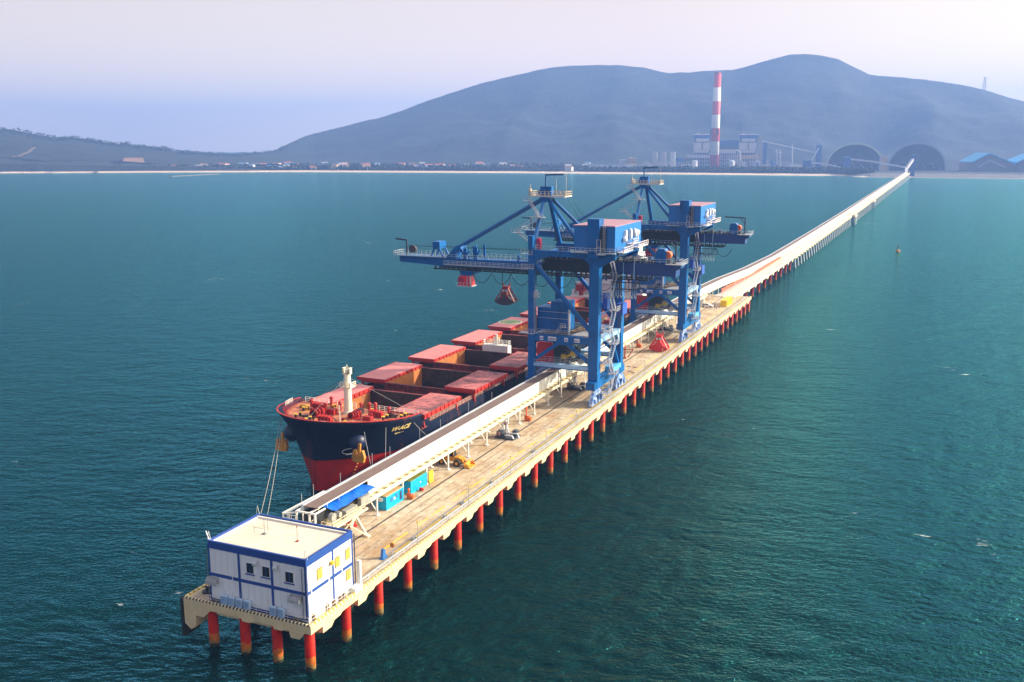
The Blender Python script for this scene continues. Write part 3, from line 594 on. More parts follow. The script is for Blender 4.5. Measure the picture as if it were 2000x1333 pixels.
y = 506.0
while y < 2270: ysw.append(y); y += 12.5
bp = MB()
bp.tube((1.6, 0, -9), (-1.6, 0, 6.9), .62, 8, caps=False)
n_ = 0; cb = MB(); tail = MB(); p_src = None
for i, y in enumerate(ysw):
    rx, z = txr(y)+bay(y), tzr(y)
    for k, (dx0, dx1, dy) in enumerate(((1.3, -1.0, 0), (-.8, -1.4, 4.5))):
        t_ = bp if False else tail
        if i < 36:
            q = MB(); q.tube((rx+dx0, y+dy, -8), (rx+dx1, y+dy+.5, z-1.9), .62, 8, caps=False); q.build('pile', concp, tr, smooth=True); n_ += 1
        else: tail.tube((rx+dx0, y+dy, -8), (rx+dx1, y+dy+.5, z-1.9), .62, 6, caps=False)
    (MB().box(rx-9, rx+.25, y-.9, y+5.6, z-2.0, z-.9).build('cross_beam', edge_m, tr) if i < 60 else cb.box(rx-9, rx+.25, y-.9, y+5.6, z-2.0, z-.9))
for y in ty: MB().prism([(y-1.3, 5.2), (y+1.6, 5.2), (y+2.6, tzr(y)-1.2), (y-2.0, tzr(y)-1.2)], 'x', txr(y)-9, txr(y)+.1).build('cross_beam', edge_m, tr)
o = tail.build('pile', concp, tr, smooth=True); o['kind'] = 'stuff'
o = cb.build('cross_beam', edge_m, tr); o['kind'] = 'stuff'
# ================================================================== BULK CARRIER
SX, BW, BOW, STERN, ZD, ZF = -43.0, 16.2, 61.0, 292.0, 11.0, 13.9
hull_m = Mz('hull_paint', [(7.0, (0.42, 0.012, 0.006)), (99, (0.002, 0.010, 0.036))], var=0.28, scale=0.25, blur=0.15, stain=((0.16, 0.05, 0.03), 0.55, 0.22))
deck_r = M('deck_red', (0.22, 0.035, 0.028), 0.75, var=0.3, scale=0.5, stain=((0.035, 0.02, 0.02), 0.85, 0.22, 0.47), rust=((0.42, 0.15, 0.04), 0.6, 0.6, 0.58))
fdeck_r = M('forecastle_red', (0.48, 0.16, 0.09), 0.7, var=0.3, scale=0.9, stain=((0.58, 0.26, 0.06), 0.8, 0.35, 0.48), rust=((0.14, 0.05, 0.03), 0.8, 0.8, 0.56))
cover_m = M('hatch_cover_red', (0.62, 0.21, 0.20), 0.55, var=0.10, scale=0.6, stain=((0.50, 0.13, 0.12), 0.5, 0.25, 0.5))
cover_d = M('hatch_cover_coal_dusted', (0.55, 0.16, 0.15), 0.6, var=0.15, scale=0.5, stain=((0.06, 0.028, 0.028), 0.9, 0.14, 0.46), rust=((0.06, 0.03, 0.035), 0.9, 1.0, 0.49))
cover_e = M('hatch_cover_edge', (0.45, 0.02, 0.012), 0.5, var=0.2, stain=((0.2, 0.04, 0.03), .5, .6, .55))
coam_o = M('coaming_rust', (0.42, 0.13, 0.02), 0.8, var=0.3, scale=0.4, stain=((0.16, 0.07, 0.04), 0.8, 0.25, 0.52))
coal = M('coal_cargo', (0.012, 0.012, 0.014), 0.9, var=0.5, scale=0.8, bump=1.0, bscale=0.7)
hull_m.node_tree.nodes['Principled BSDF'].inputs['Specular IOR Level'].default_value = 0.2
ship = thing('bulk_carrier', 'navy and red bulk carrier moored beside the pier, its red hatch covers rolled open', 'ship', (SX, BOW, 0))
def stem(z): return 62.3 - 0.075*z - (1.8*max(0, (z-11)/6)**1.5)
def hb(y, z):
    t = y - stem(z)
    if t <= 0: return 0.0
    k = max(0.0, min(1.0, z/15.5)); a = 44 - 26.5*k**0.9; p = 0.80 - 0.29*k
    b = BW*(1-(1-min(1, t/a))**2)**p
    if y > 262:
        s = (y-262)/(STERN-262); kk = max(0, min(1, (z+4)/12)); b *= (1 - s**1.6*(1-0.62*kk)) if s < 1 else 0.3
    if z < 1: b *= 0.97
    return b
def ztop(y):
    if y < 80.5: return interp([(60, 16.6), (66, 16.0), (74, 15.2), (80.5, 14.8)], y)
    if y < 84: return 14.8 - (y-80.5)/3.5*3.2
    return 11.6 if y < 262 else 12.0
NY = [0, .25, .6, 1.1, 1.8, 2.7, 4, 5.5, 7.5, 10, 13, 16, 19.3, 19.5, 22.9, 23.1, 27, 33, 40, 60, 100, 150, 190, 201, 208, 214, 220, 226, 231]
NZ = [-3, -1, 1, 2.5, 4, 5.5, 7, 8.5, 10, 10.9]
for sgn, nm in ((1, 'hull'),):
    b = MB(); rows = []
    def sect(dy):
        r = []
        zt = ztop(BOW+dy)
        zs = NZ + [10.9+(zt-10.9)*k/5 for k in range(1, 6)]
        for z in zs:
            st = stem(z); y = st + dy*(STERN-st)/(STERN-BOW); r.append((hb(y, z), y, z))
        return r
    S_ = [sect(d) for d in NY]; nz_ = len(S_[0])
    for s in (1, -1):
        vs = [(SX+s*h, y, z) for r in S_ for h, y, z in r]
        fs = [(i*nz_+j, (i+1)*nz_+j, (i+1)*nz_+j+1, i*nz_+j+1) for i in range(len(S_)-1) for j in range(nz_-1)]
        b.add(vs, fs)
    r = S_[-1]; vs = [(SX+h, y, z) for h, y, z in r]+[(SX-h, y, z) for h, y, z in r]; b.add(vs, [(j, j+1, nz_+j+1, nz_+j) for j in range(nz_-1)])
    hull = b.build('hull', hull_m, ship, smooth=True)
    md = hull.modifiers.new('shell', 'SOLIDIFY'); md.thickness = 0.18; md.offset = -1
    # bulwark cap and inner ribs
    cap_ = MB(); pts = []
    for r in S_[:14]: pts.append((r[-1][0], r[-1][1], r[-1][2]))
    for s in (1, -1):
        for p, q in zip(pts, pts[1:]): cap_.bar((SX+s*p[0], p[1], p[2]+.05), (SX+s*q[0], q[1], q[2]+.05), .34, .14)
        for p, q in zip(pts, pts[1:]):
            n_ = max(1, int(math.dist(p, q)/0.9))
            for k in range(n_):
                h = p[0]+(q[0]-p[0])*k/n_; y = p[1]+(q[1]-p[1])*k/n_; z = p[2]+(q[2]-p[2])*k/n_
                hi = hb(y, ZF)-.35
                if h > 1 and hi > 0: cap_.bar((SX+s*min(h-.35, hi+.5), y+.3, z), (SX+s*min(h-.35, hi)*.97, y+.7, ZF), .12, .12)
    cap_.build('bulwark_rim', cover_e, ship)
# inner face of the bulwark, forecastle deck
def outline(y0, y1, z, inset, n=14):
    pts = []
    for k in range(n+1):
        y = y0+(y1-y0)*(k/n)**2; pts.append((max(0, hb(y, z)-inset), y))
    return pts
fo = outline(stem(14)+.4, 80.5, 14.0, .3)
b = MB(); n_ = len(fo); vs = [(SX+h, y, ZF) for h, y in fo]+[(SX-h, y, ZF) for h, y in fo]
b.add(vs, [(k, k+1, n_+k+1, n_+k) for k in range(n_-1)]); b.add([(SX-16, 80.5, ZD), (SX+16, 80.5, ZD), (SX+16, 80.5, ZF), (SX-16, 80.5, ZF)], [(0, 1, 2, 3)])
b.build('forecastle_deck', fdeck_r, ship)
HY = [(79.5+26.45*k+(1.5 if k == 0 else 0), 96.8+26.45*k+1.0) for k in range(7)]
b = MB(); E0 = 16.0
b.box(SX-E0, SX-8.3, 80.5, 270, ZD-.3, ZD); b.box(SX+8.3, SX+E0, 80.5, 270, ZD-.3, ZD)
prev = 80.5
for a, c in HY: b.box(SX-8.3, SX+8.3, prev, a, ZD-.3, ZD); prev = c
b.box(SX-8.3, SX+8.3, prev, 270, ZD-.3, ZD); b.box(SX-13, SX+13, 270, 290, ZD-.3, ZD+.3)
b.build('main_deck', deck_r, ship)
for i, (a, c) in enumerate(HY):
    b = MB(); zt = 13.5
    b.box(SX-8.8, SX-8.3, a-.5, c+.5, ZD, zt); b.box(SX+8.3, SX+8.8, a-.5, c+.5, ZD, zt); b.box(SX-8.3, SX+8.3, a-.5, a, ZD, zt); b.box(SX-8.3, SX+8.3, c, c+.5, ZD, zt)
    for k in range(9):
        x = SX-7.6+k*1.9
        for yy, dy in ((a-.5, -.35), (c+.5, .35)): b.bar((x, yy+dy*.5, ZD), (x, yy+dy*.5, zt), .12, .35)
    for x in (SX-8.95, SX+8.95):
        for k in range(8): b.bar((x, a+1+k*2.3, ZD), (x, a+1+k*2.3, zt), .35, .12)
    b.box(SX-9.1, SX+9.1, a-.8, a-.5, zt-.12, zt); b.box(SX-9.1, SX+9.1, c+.5, c+.8, zt-.12, zt)
    co = b.build('hatch_coaming', deck_r, ship)
    MB().box(SX-8.32, SX-8.28, a, c, 1, zt-.02).build('hold_side', coam_o, co); MB().box(SX+8.28, SX+8.32, a, c, 1, zt-.02).build('hold_side', coam_o, co)
    b = MB(); b.box(SX-8.3, SX+8.3, c-.03, c+.01, 1, zt-.02); b.build('hold_end', M('hold_wall', (0.065, 0.042, 0.032), .85, var=.4, scale=.5, stain=((.02, .016, .016), .9, .3, .48)), co); b = MB(); b.box(SX-8.3, SX+8.3, a-.01, a+.03, 1, zt-.02); b.build('hold_end', M('hold_wall', (0.065, 0.042, 0.032), .85, var=.4, scale=.5, stain=((.02, .016, .016), .9, .3, .48)), co)
    b = MB(); n1 = 10; vs = [(SX-8.3+16.6*p/n1, a+(c-a)*q/n1, 5.2+1.3*mnoise.noise(Vector((p*.5, q*.5+i*9, i)))) for p in range(n1+1) for q in range(n1+1)]
    b.add(vs, [(p*(n1+1)+q, (p+1)*(n1+1)+q, (p+1)*(n1+1)+q+1, p*(n1+1)+q+1) for p in range(n1) for q in range(n1)]); b.build('coal_heap', coal, co)
    # the two side-rolling covers
    for s in (-1, 1):
        if i == 0: xa, xb = (SX-14.2, SX-7.7) if s < 0 else (SX+8.6, SX+16.8)
        else: xa, xb = (SX-16.8, SX-8.5) if s < 0 else (SX+8.7, SX+17.2)
        y0, y1 = a-.5, c+.6
        q = MB(); q.hexa([(xa, y0, 13.62), (xb, y0, 13.62), (xb, y1, 13.62), (xa, y1, 13.62)], [(xa, y0, 14.25), (xb, y0, 14.25), (xb, y1, 14.25), (xa, y1, 14.25)])
        hc = q.build('hatch_cover', cover_m if s < 0 or i > 4 else cover_d, ship)
        q = MB(); q.box(xb, xb+.1, y0-.05, y1+.05, 13.45, 14.27); q.box(xa-.1, xb+.1, y0-.15, y0-.05, 13.45, 14.27); q.box(xa-.1, xa, y0-.05, y1+.05, 13.45, 14.27)
        q.box(xa+.5, xb-.4, y0+.5, y1-.5, 12.9, 13.6)
        for k in range(9): q.bar((xb+.12, y0+.8+k*2.1, 13.3), (xb+.12, y0+.8+k*2.1, 14.2), .35, .12)
        q.build('edge_frame', cover_e, hc)
        xo = xb-1.0 if s > 0 else xa+1.0
        for yy in (y0+.9, y1-.9): MB().prism([(xo-.5, ZD), (xo+.5, ZD), (xo+.15, 13.4), (xo-.15, 13.4)], 'y', yy-.15, yy+.15).build('rolling_ramp', cover_e, hc)
        if s < 0 and i == 4:
            m = MB(); m.tube(((xa+xb)/2-.4, (y0+y1)/2, 14.25), ((xa+xb)/2-.4, (y0+y1)/2, 14.27), 4.0, 28); m.build('landing_disc', M('landing_green', (0.16, 0.30, 0.16), .7, var=.3, scale=1), hc)
            m = MB(); cx, cy = (xa+xb)/2-.4, (y0+y1)/2
            for k in range(28):
                a0 = 2*math.pi*k/28; a1 = 2*math.pi*(k+1)/28; m.bar((cx+2.4*math.cos(a0), cy+2.4*math.sin(a0), 14.285), (cx+2.4*math.cos(a1), cy+2.4*math.sin(a1), 14.285), .35, .02)
            m.build('landing_ring', yellow, hc)
            m = MB(); 
            for k in range(28):
                a0 = 2*math.pi*k/28; a1 = 2*math.pi*(k+1)/28; m.bar((cx+3.9*math.cos(a0), cy+3.9*math.sin(a0), 14.285), (cx+3.9*math.cos(a1), cy+3.9*math.sin(a1), 14.285), .3, .02)
            m.build('landing_border', white, hc)
# deck gear between the hatches
gear_r = M('gear_red', (0.36, 0.012, 0.010), .5, var=.25); drum = M('drum_dark', (0.03, 0.022, 0.022), .6, .2, var=.4)
def winch(x, y, z, s=1.0, rx=True):
    q = MB(); ax = Vector((1, 0, 0)) if rx else Vector((0, 1, 0)); c = Vector((x, y, z+1.0*s))
    for t in (-1.6, -.7, .2, 1.2): p = c+ax*t*s; q.tube(p, p+ax*.12*s, .85*s, 14)
    q.tube(c-ax*1.6*s, c+ax*1.3*s, .45*s, 10)
    p = c+ax*1.3*s; q.box(p.x-.5*s, p.x+.6*s, p.y-.6*s, p.y+.6*s, z, z+1.4*s); q.box(c.x-1.8*s, c.x+1.6*s, c.y-.7*s, c.y+.7*s, z, z+.15)
    return q.build('mooring_winch', gear_r, ship)
for i, (a, c) in enumerate(HY[:6]):
    mid = (c+HY[i+1][0])/2
    winch(SX-2.5, mid, ZD, .95)
    q = MB()
    for k in range(4): q.tube((SX+3+k*2.1, mid-.8+.9*(k % 2), ZD), (SX+3+k*2.1, mid-.8+.9*(k % 2), ZD+1.2), .22, 8); q.sphere((SX+3+k*2.1, mid-.8+.9*(k % 2), ZD+1.3), .32, 8, 6)
    q.box(SX-15, SX+15, mid+2.3, mid+2.5, ZD+.2, ZD+.4); q.box(SX-15, SX+15, mid+2.7, mid+2.85, ZD+.2, ZD+.36); q.box(SX-8, SX-6.5, mid-1.2, mid+.6, ZD, ZD+1.1)
    q.build('vent_and_pipe', gear_r, ship)
def bollard_pair(x, y, z):
    q = MB()
    for dy in (0, 1.6): q.tube((x, y+dy, z), (x, y+dy, z+.85), .30, 10)
    o = q.build('bollard', black, ship)
    q = MB()
    for dy in (0, 1.6): q.tube((x, y+dy, z+.85), (x, y+dy, z+.95), .40, 10)
    q.build('bollard_cap', yellow, o)
for y in (86, 91.5, 101.5, 128.0, 154.5, 181, 207): bollard_pair(SX+13.6, y, ZD)
for x, y in ((SX+10.2, 74.5), (SX+13.2, 77.2), (SX+4.5, 66.5), (SX-4.5, 66.5), (SX-10.5, 74), (SX-8.6, 68.5)): bollard_pair(x, y-.8, ZF)
winch(SX-4.5, 70.5, ZF, 1.25, False); winch(SX+3.6, 72.5, ZF, 1.0, False); winch(SX+7.2, 75.5, ZF, .9); winch(SX-8.2, 76.0, ZF, .9); winch(SX-.8, 67.6, ZF, .9)
for x, y, h in ((SX-5, 74, 2.0), (SX-2.8, 76.5, 1.8), (SX+1.5, 78.5, 1.6), (SX+3.5, 78.8, 1.8), (SX+5.2, 78.6, 2.0), (SX-11, 77, 1.5), (SX+8.7, 78.6, 1.4), (SX-6.5, 78.5, 2.2), (SX-6.9, 71.5, 1.2)):
    MB().tube((x, y, ZF), (x, y, ZF+h), .32, 8).sphere((x, y, ZF+h), .5, 8, 6, .8).build('ventilator', gear_r, ship)
MB().box(SX-3.8, SX-1.9, 72.6, 74.1, ZF, ZF+1.3).build('deck_locker', gear_r, ship); MB().box(SX+6, SX+8, 72, 73.2, ZF, ZF+.9).build('deck_locker', gear_r, ship)
q = MB(); q.tube((SX+9.6, 77.6, ZF+.4), (SX+11.2, 76.4, ZF+.4), .5, 10); q.box(SX+2, SX+3.2, 75.8, 77, ZF, ZF+1.2); q.tube((SX-1, 70, ZF+1), (SX+4, 66, ZF+.3), .12, 6); q.tube((SX-6, 66.8, ZF+.5), (SX-1, 65.2, ZF+.4), .18, 6); q.build('deck_rope', drum, ship)
random.seed(5)
for k in range(26):
    y = random.uniform(65, 80); h_ = hb(y, 14)-1.6; x = SX+random.uniform(-h_, h_)
    if abs(x-SX) < 1.6 and abs(y-75.5) < 1.6: continue
    f = MB(); t_ = k % 4; w_ = random.uniform(.25, .6); zt_ = ZF+random.uniform(.4, 1.1)
    if t_ == 0: f.box(x-w_, x+w_, y-w_*.6, y+w_*.6, ZF, zt_)
    elif t_ == 1: f.tube((x, y, ZF), (x, y, zt_), .18, 8).tube((x, y, zt_), (x+.5, y, zt_+.05), .2, 8)
    elif t_ == 2: f.tube((x-w_, y, ZF+.35), (x+w_, y, ZF+.35), .34, 10).box(x-w_, x-w_+.1, y-.4, y+.4, ZF, ZF+.75).box(x+w_-.1, x+w_, y-.4, y+.4, ZF, ZF+.75)
    else: f.tube((x, y, ZF), (x, y, ZF+.16), .75, 14)
    f.build('deck_fitting', [gear_r, drum, M('fitting_ochre', (.55, .30, .04), .6, var=.3), drum][t_], ship)
wr = M('ship_rail_white', (0.78, 0.74, 0.66), .5, var=.1)
q = MB(); q.rail([(SX+.5, 64.2, ZF), (SX+6.8, 64.8, ZF), (SX+10.4, 67.5, ZF)], 1.25, 1.1, .07, 2); q.rail([(SX+2.5, 80.2, ZF), (SX+8, 80.2, ZF), (SX+15.4, 80.2, ZF)], 1.2, 1.3, .06, 2); q.rail([(SX-15, 80.2, ZF), (SX-1, 80.2, ZF)], 1.2, 1.3, .06, 2)
q.rail([(SX-14.8, 75, 15.1), (SX-12.6, 69.5, 15.8)], 1.0, 1.1, .05, 1); q.tube((SX+4, 66.2, ZF), (SX+4, 66.2, ZF+4.6), .09, 6); q.build('forecastle_rail', wr, ship)
q = MB(); q.rail([(SX+15.9, 84.5, ZD+.5), (SX+15.9, 262, ZD+.5)], 1.1, 1.7, .05, 2); q.rail([(SX-15.9, 84.5, ZD+.5), (SX-15.9, 262, ZD+.5)], 1.1, 1.7, .05, 2); q.build('side_rail', M('ship_rail_pink', (0.62, 0.40, 0.34), .5, var=.2), ship)
# foremast
ivory = M('mast_ivory', (0.82, 0.78, 0.60), .5, var=.06, stain=((0.65, 0.42, 0.08), .7, .8, .6))
q = MB(); q.tube((SX, 75.5, ZF), (SX, 75.5, 21.0), .95, 18, .82); q.tube((SX, 75.5, 21.0), (SX, 75.5, 23.2), .82, 18, .70); q.box(SX-1.3, SX+1.3, 74.5, 76.8, 20.0, 20.2); q.tube((SX, 75.5, ZF), (SX, 75.5, ZF+.8), 1.3, 16, .95)
q.box(SX-.9, SX+.9, 74.9, 76.2, 23.0, 23.2); q.tube((SX, 75.5, 23.2), (SX, 75.5, 25.2), .08, 6); q.box(SX-.35, SX+.35, 75, 75.8, 20.2, 21.4)
q.rail([(SX-1.3, 74.4, 20.2), (SX+1.3, 74.4, 20.2), (SX+1.3, 76.8, 20.2)], 1.0, .8, .07, 1); q.rail([(SX-.9, 74.9, 23.2), (SX+.9, 74.9, 23.2), (SX+.9, 76.2, 23.2), (SX-.9, 76.2, 23.2), (SX-.9, 74.9, 23.2)], 1.2, .9, .06, 1); q.box(SX+.5, SX+1.0, 75.2, 75.9, 23.2, 24.3); q.box(SX-1.0, SX-.6, 75.2, 75.9, 23.2, 24.4)
fm = q.build('foremast', ivory, ship, smooth=False)
q = MB()
for x, y in ((SX-12, 81), (SX+12, 81), (SX-3, 63.5)): q.tube((SX, 75.5, 22.5), (x, y, ZF+1), .035, 4)
q.build('stay_wire', grey, ship)
# white deck house amidships
q = MB(); q.box(-45.8, -37.6, 151.2, 153.6, 12.3, 15.5); dh = q.build('deck_house', white, ship)
q = MB(); q.rail([(-45.7, 151.3, 15.5), (-37.7, 151.3, 15.5), (-37.7, 153.5, 15.5), (-45.7, 153.5, 15.5), (-45.7, 151.3, 15.5)], 1.2, 1.3, .07, 1); q.tube((-41.8, 152.4, 15.5), (-41.8, 152.4, 18.6), .35, 8); q.tube((-42.6, 152.4, 15.5), (-42.6, 152.4, 17.8), .22, 8); q.tube((-41.0, 152.4, 15.5), (-41.0, 152.4, 17.5), .22, 8); q.build('roof_rail', white, dh)
# superstructure
sw = M('superstructure_white', (0.80, 0.78, 0.76), .5, var=.05, stain=((.6, .45, .35), .4, .3, .62))
q = MB(); q.box(-57, -29.5, 262, 280, ZD, 19); q.box(-56, -31, 262.5, 279, 19, 31); sup_ = q.build('superstructure', sw, ship)
q = MB(); q.box(-59.2, -27, 261.6, 268, 31, 31.3); q.box(-54, -33, 262, 272, 31.3, 34.2); q.rail([(-59, 261.8, 31.3), (-27.2, 261.8, 31.3), (-27.2, 267.8, 31.3)], 1.1, 2, .08, 1); q.build('bridge', sw, sup_)
for z in (20.6, 23.4, 26.2, 28.9):
    for k in range(8): MB().box(-54.4+k*3.1, -53.6+k*3.1, 262.44, 262.5, z, z+.95).build('window', glassd, sup_)
    for k in range(4): MB().box(-31.0, -30.94, 264.5+k*3.4, 265.2+k*3.4, z, z+.95).build('window', glassd, sup_)
    MB().box(-57.5, -30.2, 261.4, 262.5, z-1.2, z-1.05).build('walkway', sw, sup_)
MB().box(-53.5, -33.5, 261.94, 262, 32.3, 33.5).build('bridge_window', glassd, sup_)
q = MB(); q.box(-47, -39, 274, 280, 31, 38); q.build('funnel', M('funnel_buff', (0.70, 0.42, 0.28), .5, var=.15), sup_)
q = MB(); q.tube((-43, 268, 34.2), (-43, 268, 43), .35, 8, .2); q.bar((-45.5, 268, 38), (-40.5, 268, 38), .25); q.bar((-44.5, 268, 40.5), (-41.5, 268, 40.5), .2); q.sphere((-47.5, 268, 35.6), 1.1, 12, 8); q.sphere((-38.5, 270, 35.4), .9, 12, 8); q.bar((-43, 266.6, 39), (-43, 269.4, 39), .2, .5); q.build('radar_mast', white, sup_)
q = MB(); q.sphere((-30.2, 276, 20.5), 1.5, 12, 8, .9); q.tube((-30.2, 272, 20.4), (-30.2, 279, 20.4), 1.35, 12); q.build('lifeboat', orange, sup_)
q = MB(); q.tube((-53.5, 258, ZD), (-53.5, 258, 16.5), .9, 12); q.box(-55.4, -51.8, 256.4, 259.6, 16.5, 19.2); q.bar((-53, 257, 18), (-48.5, 246, 22), .5); q.build('provision_crane', gear_r, ship)
q = MB(); q.box(-57.5, -49.8, 256.5, 260.5, 14.3, 14.8); q.box(-57, -56.4, 257, 259, 14.8, 17); q.build('crane_platform', white, ship)
# anchors
for s in (1, -1):
    q = MB(); q.sphere((SX+s*8.4, 65.9, 11.1), 1.95, 16, 12, 1.0); ho = q.build('hawse_bolster', M('bolster_navy', (0.006, 0.015, 0.06), .45, var=.2), ship, smooth=True)
    cx, cy = SX+s*9.9, 64.1
    q = MB(); q.bar((cx, cy+.4, 11.2), (cx, cy, 8.0), .55, .5); q.prism([(cx-1.25, 7.3), (cx+1.25, 7.3), (cx+1.55, 8.4), (cx+1.15, 9.9), (cx+.75, 9.9), (cx+.6, 8.9), (cx-.6, 8.9), (cx-.75, 9.9), (cx-1.15, 9.9), (cx-1.55, 8.4)], 'y', cy-.45, cy+.35); q.build('anchor', M('anchor_rust', (0.62, 0.26, 0.03), .6, var=.3, scale=2, stain=((.2, .06, .03), .7, 1.0, .55)), ho)
# ship's name, draught marks and bow symbol
def letters(body, size, name, mat, y, z, parent=ship, sx=1.15, lean=.25):
    cu = bpy.data.curves.new(name, 'FONT'); cu.body = body; cu.size = size; cu.extrude = .02; cu.shear = lean; cu.offset = .045
    o = bpy.data.objects.new(name, cu); COL.objects.link(o)
    dg = bpy.context.evaluated_depsgraph_get(); me = bpy.data.meshes.new_from_object(o.evaluated_get(dg)); bpy.data.objects.remove(o)
    import bmesh
    bm = bmesh.new(); bm.from_mesh(me); bmesh.ops.triangulate(bm, faces=bm.faces); bmesh.ops.subdivide_edges(bm, edges=[e for e in bm.edges if e.calc_length() > .5], cuts=2); bm.to_mesh(me); bm.free()
    off = wloc(parent)
    for v in me.vertices:                                 # painted letters follow the curved plating
        yy = y+v.co.x*sx; zz = z+v.co.y; v.co = Vector((SX+hb(yy, zz)+.12+v.co.z, yy, zz))-off
    me.materials.clear(); me.materials.append(mat)
    r = bpy.data.objects.new(name, me); COL.objects.link(r); r.parent = parent; return r
gold = M('lettering_ochre', (0.80, 0.62, 0.22), .5, var=.15)
letters('W-ACE', 1.4, 'name_lettering', gold, 71.3, 12.35, sx=1.05)
q = MB()
for k in range(7):
    y = 72.9+k*.33; x = SX+hb(y, 11.5)+.05; q.bar((x, y, 11.5+.03*k), (x, y+.2, 11.53+.03*k), .06, .24)
q.build('port_lettering', gold, ship)
q = MB()
for k in range(9):
    z = 1.0+k*.75; y = 67.4; q.bar((SX+hb(y, z)+.05, y, z), (SX+hb(y+.35, z)+.05, y+.35, z), .05, .3)
q.build('draught_mark', M('mark_orange', (0.75, 0.25, 0.06), .6), ship)
q = MB(); c0 = Vector((0, 68.5, 8.6)); arc = []
for k in range(12):
    t = math.pi*(.0+1.5*k/11); y = 65.2+.9*math.cos(t); z = 8.9+.6*math.sin(t); arc.append((SX+hb(y, z)+.06, y, z))
q.path(arc, .07, 4); y = 67.2; q.bar((SX+hb(65.0, 8.1)+.06, 65.0, 8.1), (SX+hb(66.9, 8.3)+.06, 66.9, 8.3), .06, .16); q.build('bulb_symbol', white, ship)
# mooring ropes (each a thing)
rope_m = M('mooring_rope', (0.40, 0.40, 0.38), .8, var=.2)
def rope(a, c, label, sag=1.0, r=.045):
    a = Vector(a); c = Vector(c); n_ = 14; pts = []
    for k in range(n_+1):
        t = k/n_; p = a.lerp(c, t); p.z -= sag*4*t*(1-t); pts.append(p)
    solo('mooring_rope', MB().path(pts, r, 5), rope_m, label, 'rope', 'mooring ropes of the ship', base=tuple(c))
rope((SX+10.5, 65.5, 13.6), (-23.4, 55, D), 'mooring rope crossing the hull just behind the starboard anchor')
rope((SX+13.4, 69.5, 13.8), (-23.4, 58.5, D), 'mooring rope running down the hull between the anchor and the ship name')
rope((SX+15.6, 77.3, 13.4), (-23.4, 84, D), 'mooring rope running down beside the last letter of the ship name')
rope((SX-13.0, 68.5, 14.5), (-23.5, 15, D-1), 'outer of the two long ropes from the bow to the near end of the pier', 2.5)
rope((SX-12.2, 67.8, 14.3), (-23.0, 17.5, D-1), 'inner of the two long ropes from the bow to the near end of the pier', 2.2)
# ================================================================== GANTRY CRANES
cyl_l = M('crane_trim_pale', (0.30, 0.50, 0.72), .45, var=.1)
crane = thing('gantry_crane', 'nearer tall blue ship unloader crane with its long boom out over the ship', 'crane', (-12, 140, D), 'blue ship unloader cranes on the pier')
YN, YF = 130.2, 149.8
def leg(x0, x1, y0, y1, z1, name='leg'): return MB().box(x0, x1, y0, y1, 11.4, z1).build(name, cblue, crane)
leg(-5.0, -2.4, YN-1.2, YN+1.2, 46.0); leg(-5.0, -2.4, YF-1.2, YF+1.2, 46.0)
leg(-21.9, -20.3, YN-1.0, YN+1.0, 45.0); leg(-21.9, -20.3, YF-1.0, YF+1.0, 45.0)
for y in (YN, YF):
    b = MB(); b.box(-22.0, 1.6, y-.75, y+.75, 45.0, 46.5); b.prism([(-22, 45), (-20.3, 43.2), (-19.2, 44.3), (-17, 45)], 'y', y-.7, y+.7); b.prism([(-5.0, 43.0), (-6.2, 44.4), (-8.0, 45), (-5.0, 45)], 'y', y-.7, y+.7); b.prism([(-2.4, 42.8), (1.6, 45), (-2.4, 45)], 'y', y-.7, y+.7); b.build('top_beam', cblue, crane)
    b = MB(); b.box(-22.2, -5.0, y-.8, y+.8, 15.6, 16.6); b.build('portal_beam', cblue, crane)
    b = MB(); b.box(-22.35, -5.0, y-.95, y+.95, 16.6, 16.78); b.box(-22.35, -5.0, y-.95, y-.8, 15.9, 16.6) ; b.build('portal_beam_trim', cyl_l, crane)
    b = MB(); b.box(-20.3, -5.0, y-.6, y+.6, 22.6, 24.4); b.build('tie_beam', cblue, crane)
    b = MB(); b.bar((-20.4, y, 17.4), (-13.0, y, 22.8), .9, .9); b.build('brace', cblue, crane)
    b = MB(); b.bar((-11.6, y, 22.8), (-5.0, y, 17.6), .9, .9); b.build('brace', cblue, crane)
    b = MB(); b.prism([(-13.6, 22.6), (-12.9, 21.9), (-11.7, 21.9), (-11.0, 22.6)], 'y', y-.4, y+.4); b.build('gusset', cblue, crane)
    b = MB(); b.tube((-20.8, y, 43.4), (-5.0, y, 26.2), .62, 12); b.build('diagonal_brace', cblue, crane)
for x0, x1 in ((-4.9, -2.5), (-21.8, -20.4)):
    b = MB(); b.box(x0+.2, x1-.2, YN+1.2, YF-1.2, 43.6, 45.2); b.build('side_beam', cblue, crane)
    b = MB(); b.box(x0+.1, x1-.1, YN+1.2, YF-1.2, 22.9, 24.0); b.prism([(YN+1.2, 22.9), (YN+1.2, 21.2), (YN+3.2, 22.9)], 'x', x0+.3, x1-.3); b.prism([(YF-1.2, 22.9), (YF-1.2, 20.4), (YF-4.0, 22.9)], 'x', x0+.3, x1-.3); b.build('side_beam', cyl_l if x0 > -6 else cblue, crane)
    b = MB(); b.box(x0, x1, YN-3.0, YF+3.0, 11.2, 13.2); b.build('sill_beam', cblue, crane)
b = MB(); b.box(-4.8, -2.2, YF-7.5, YF-1.3, 13.2, 14.4); b.build('drive_cabinet', M('cabinet_sky', (0.10, 0.45, 0.80), .45), crane)
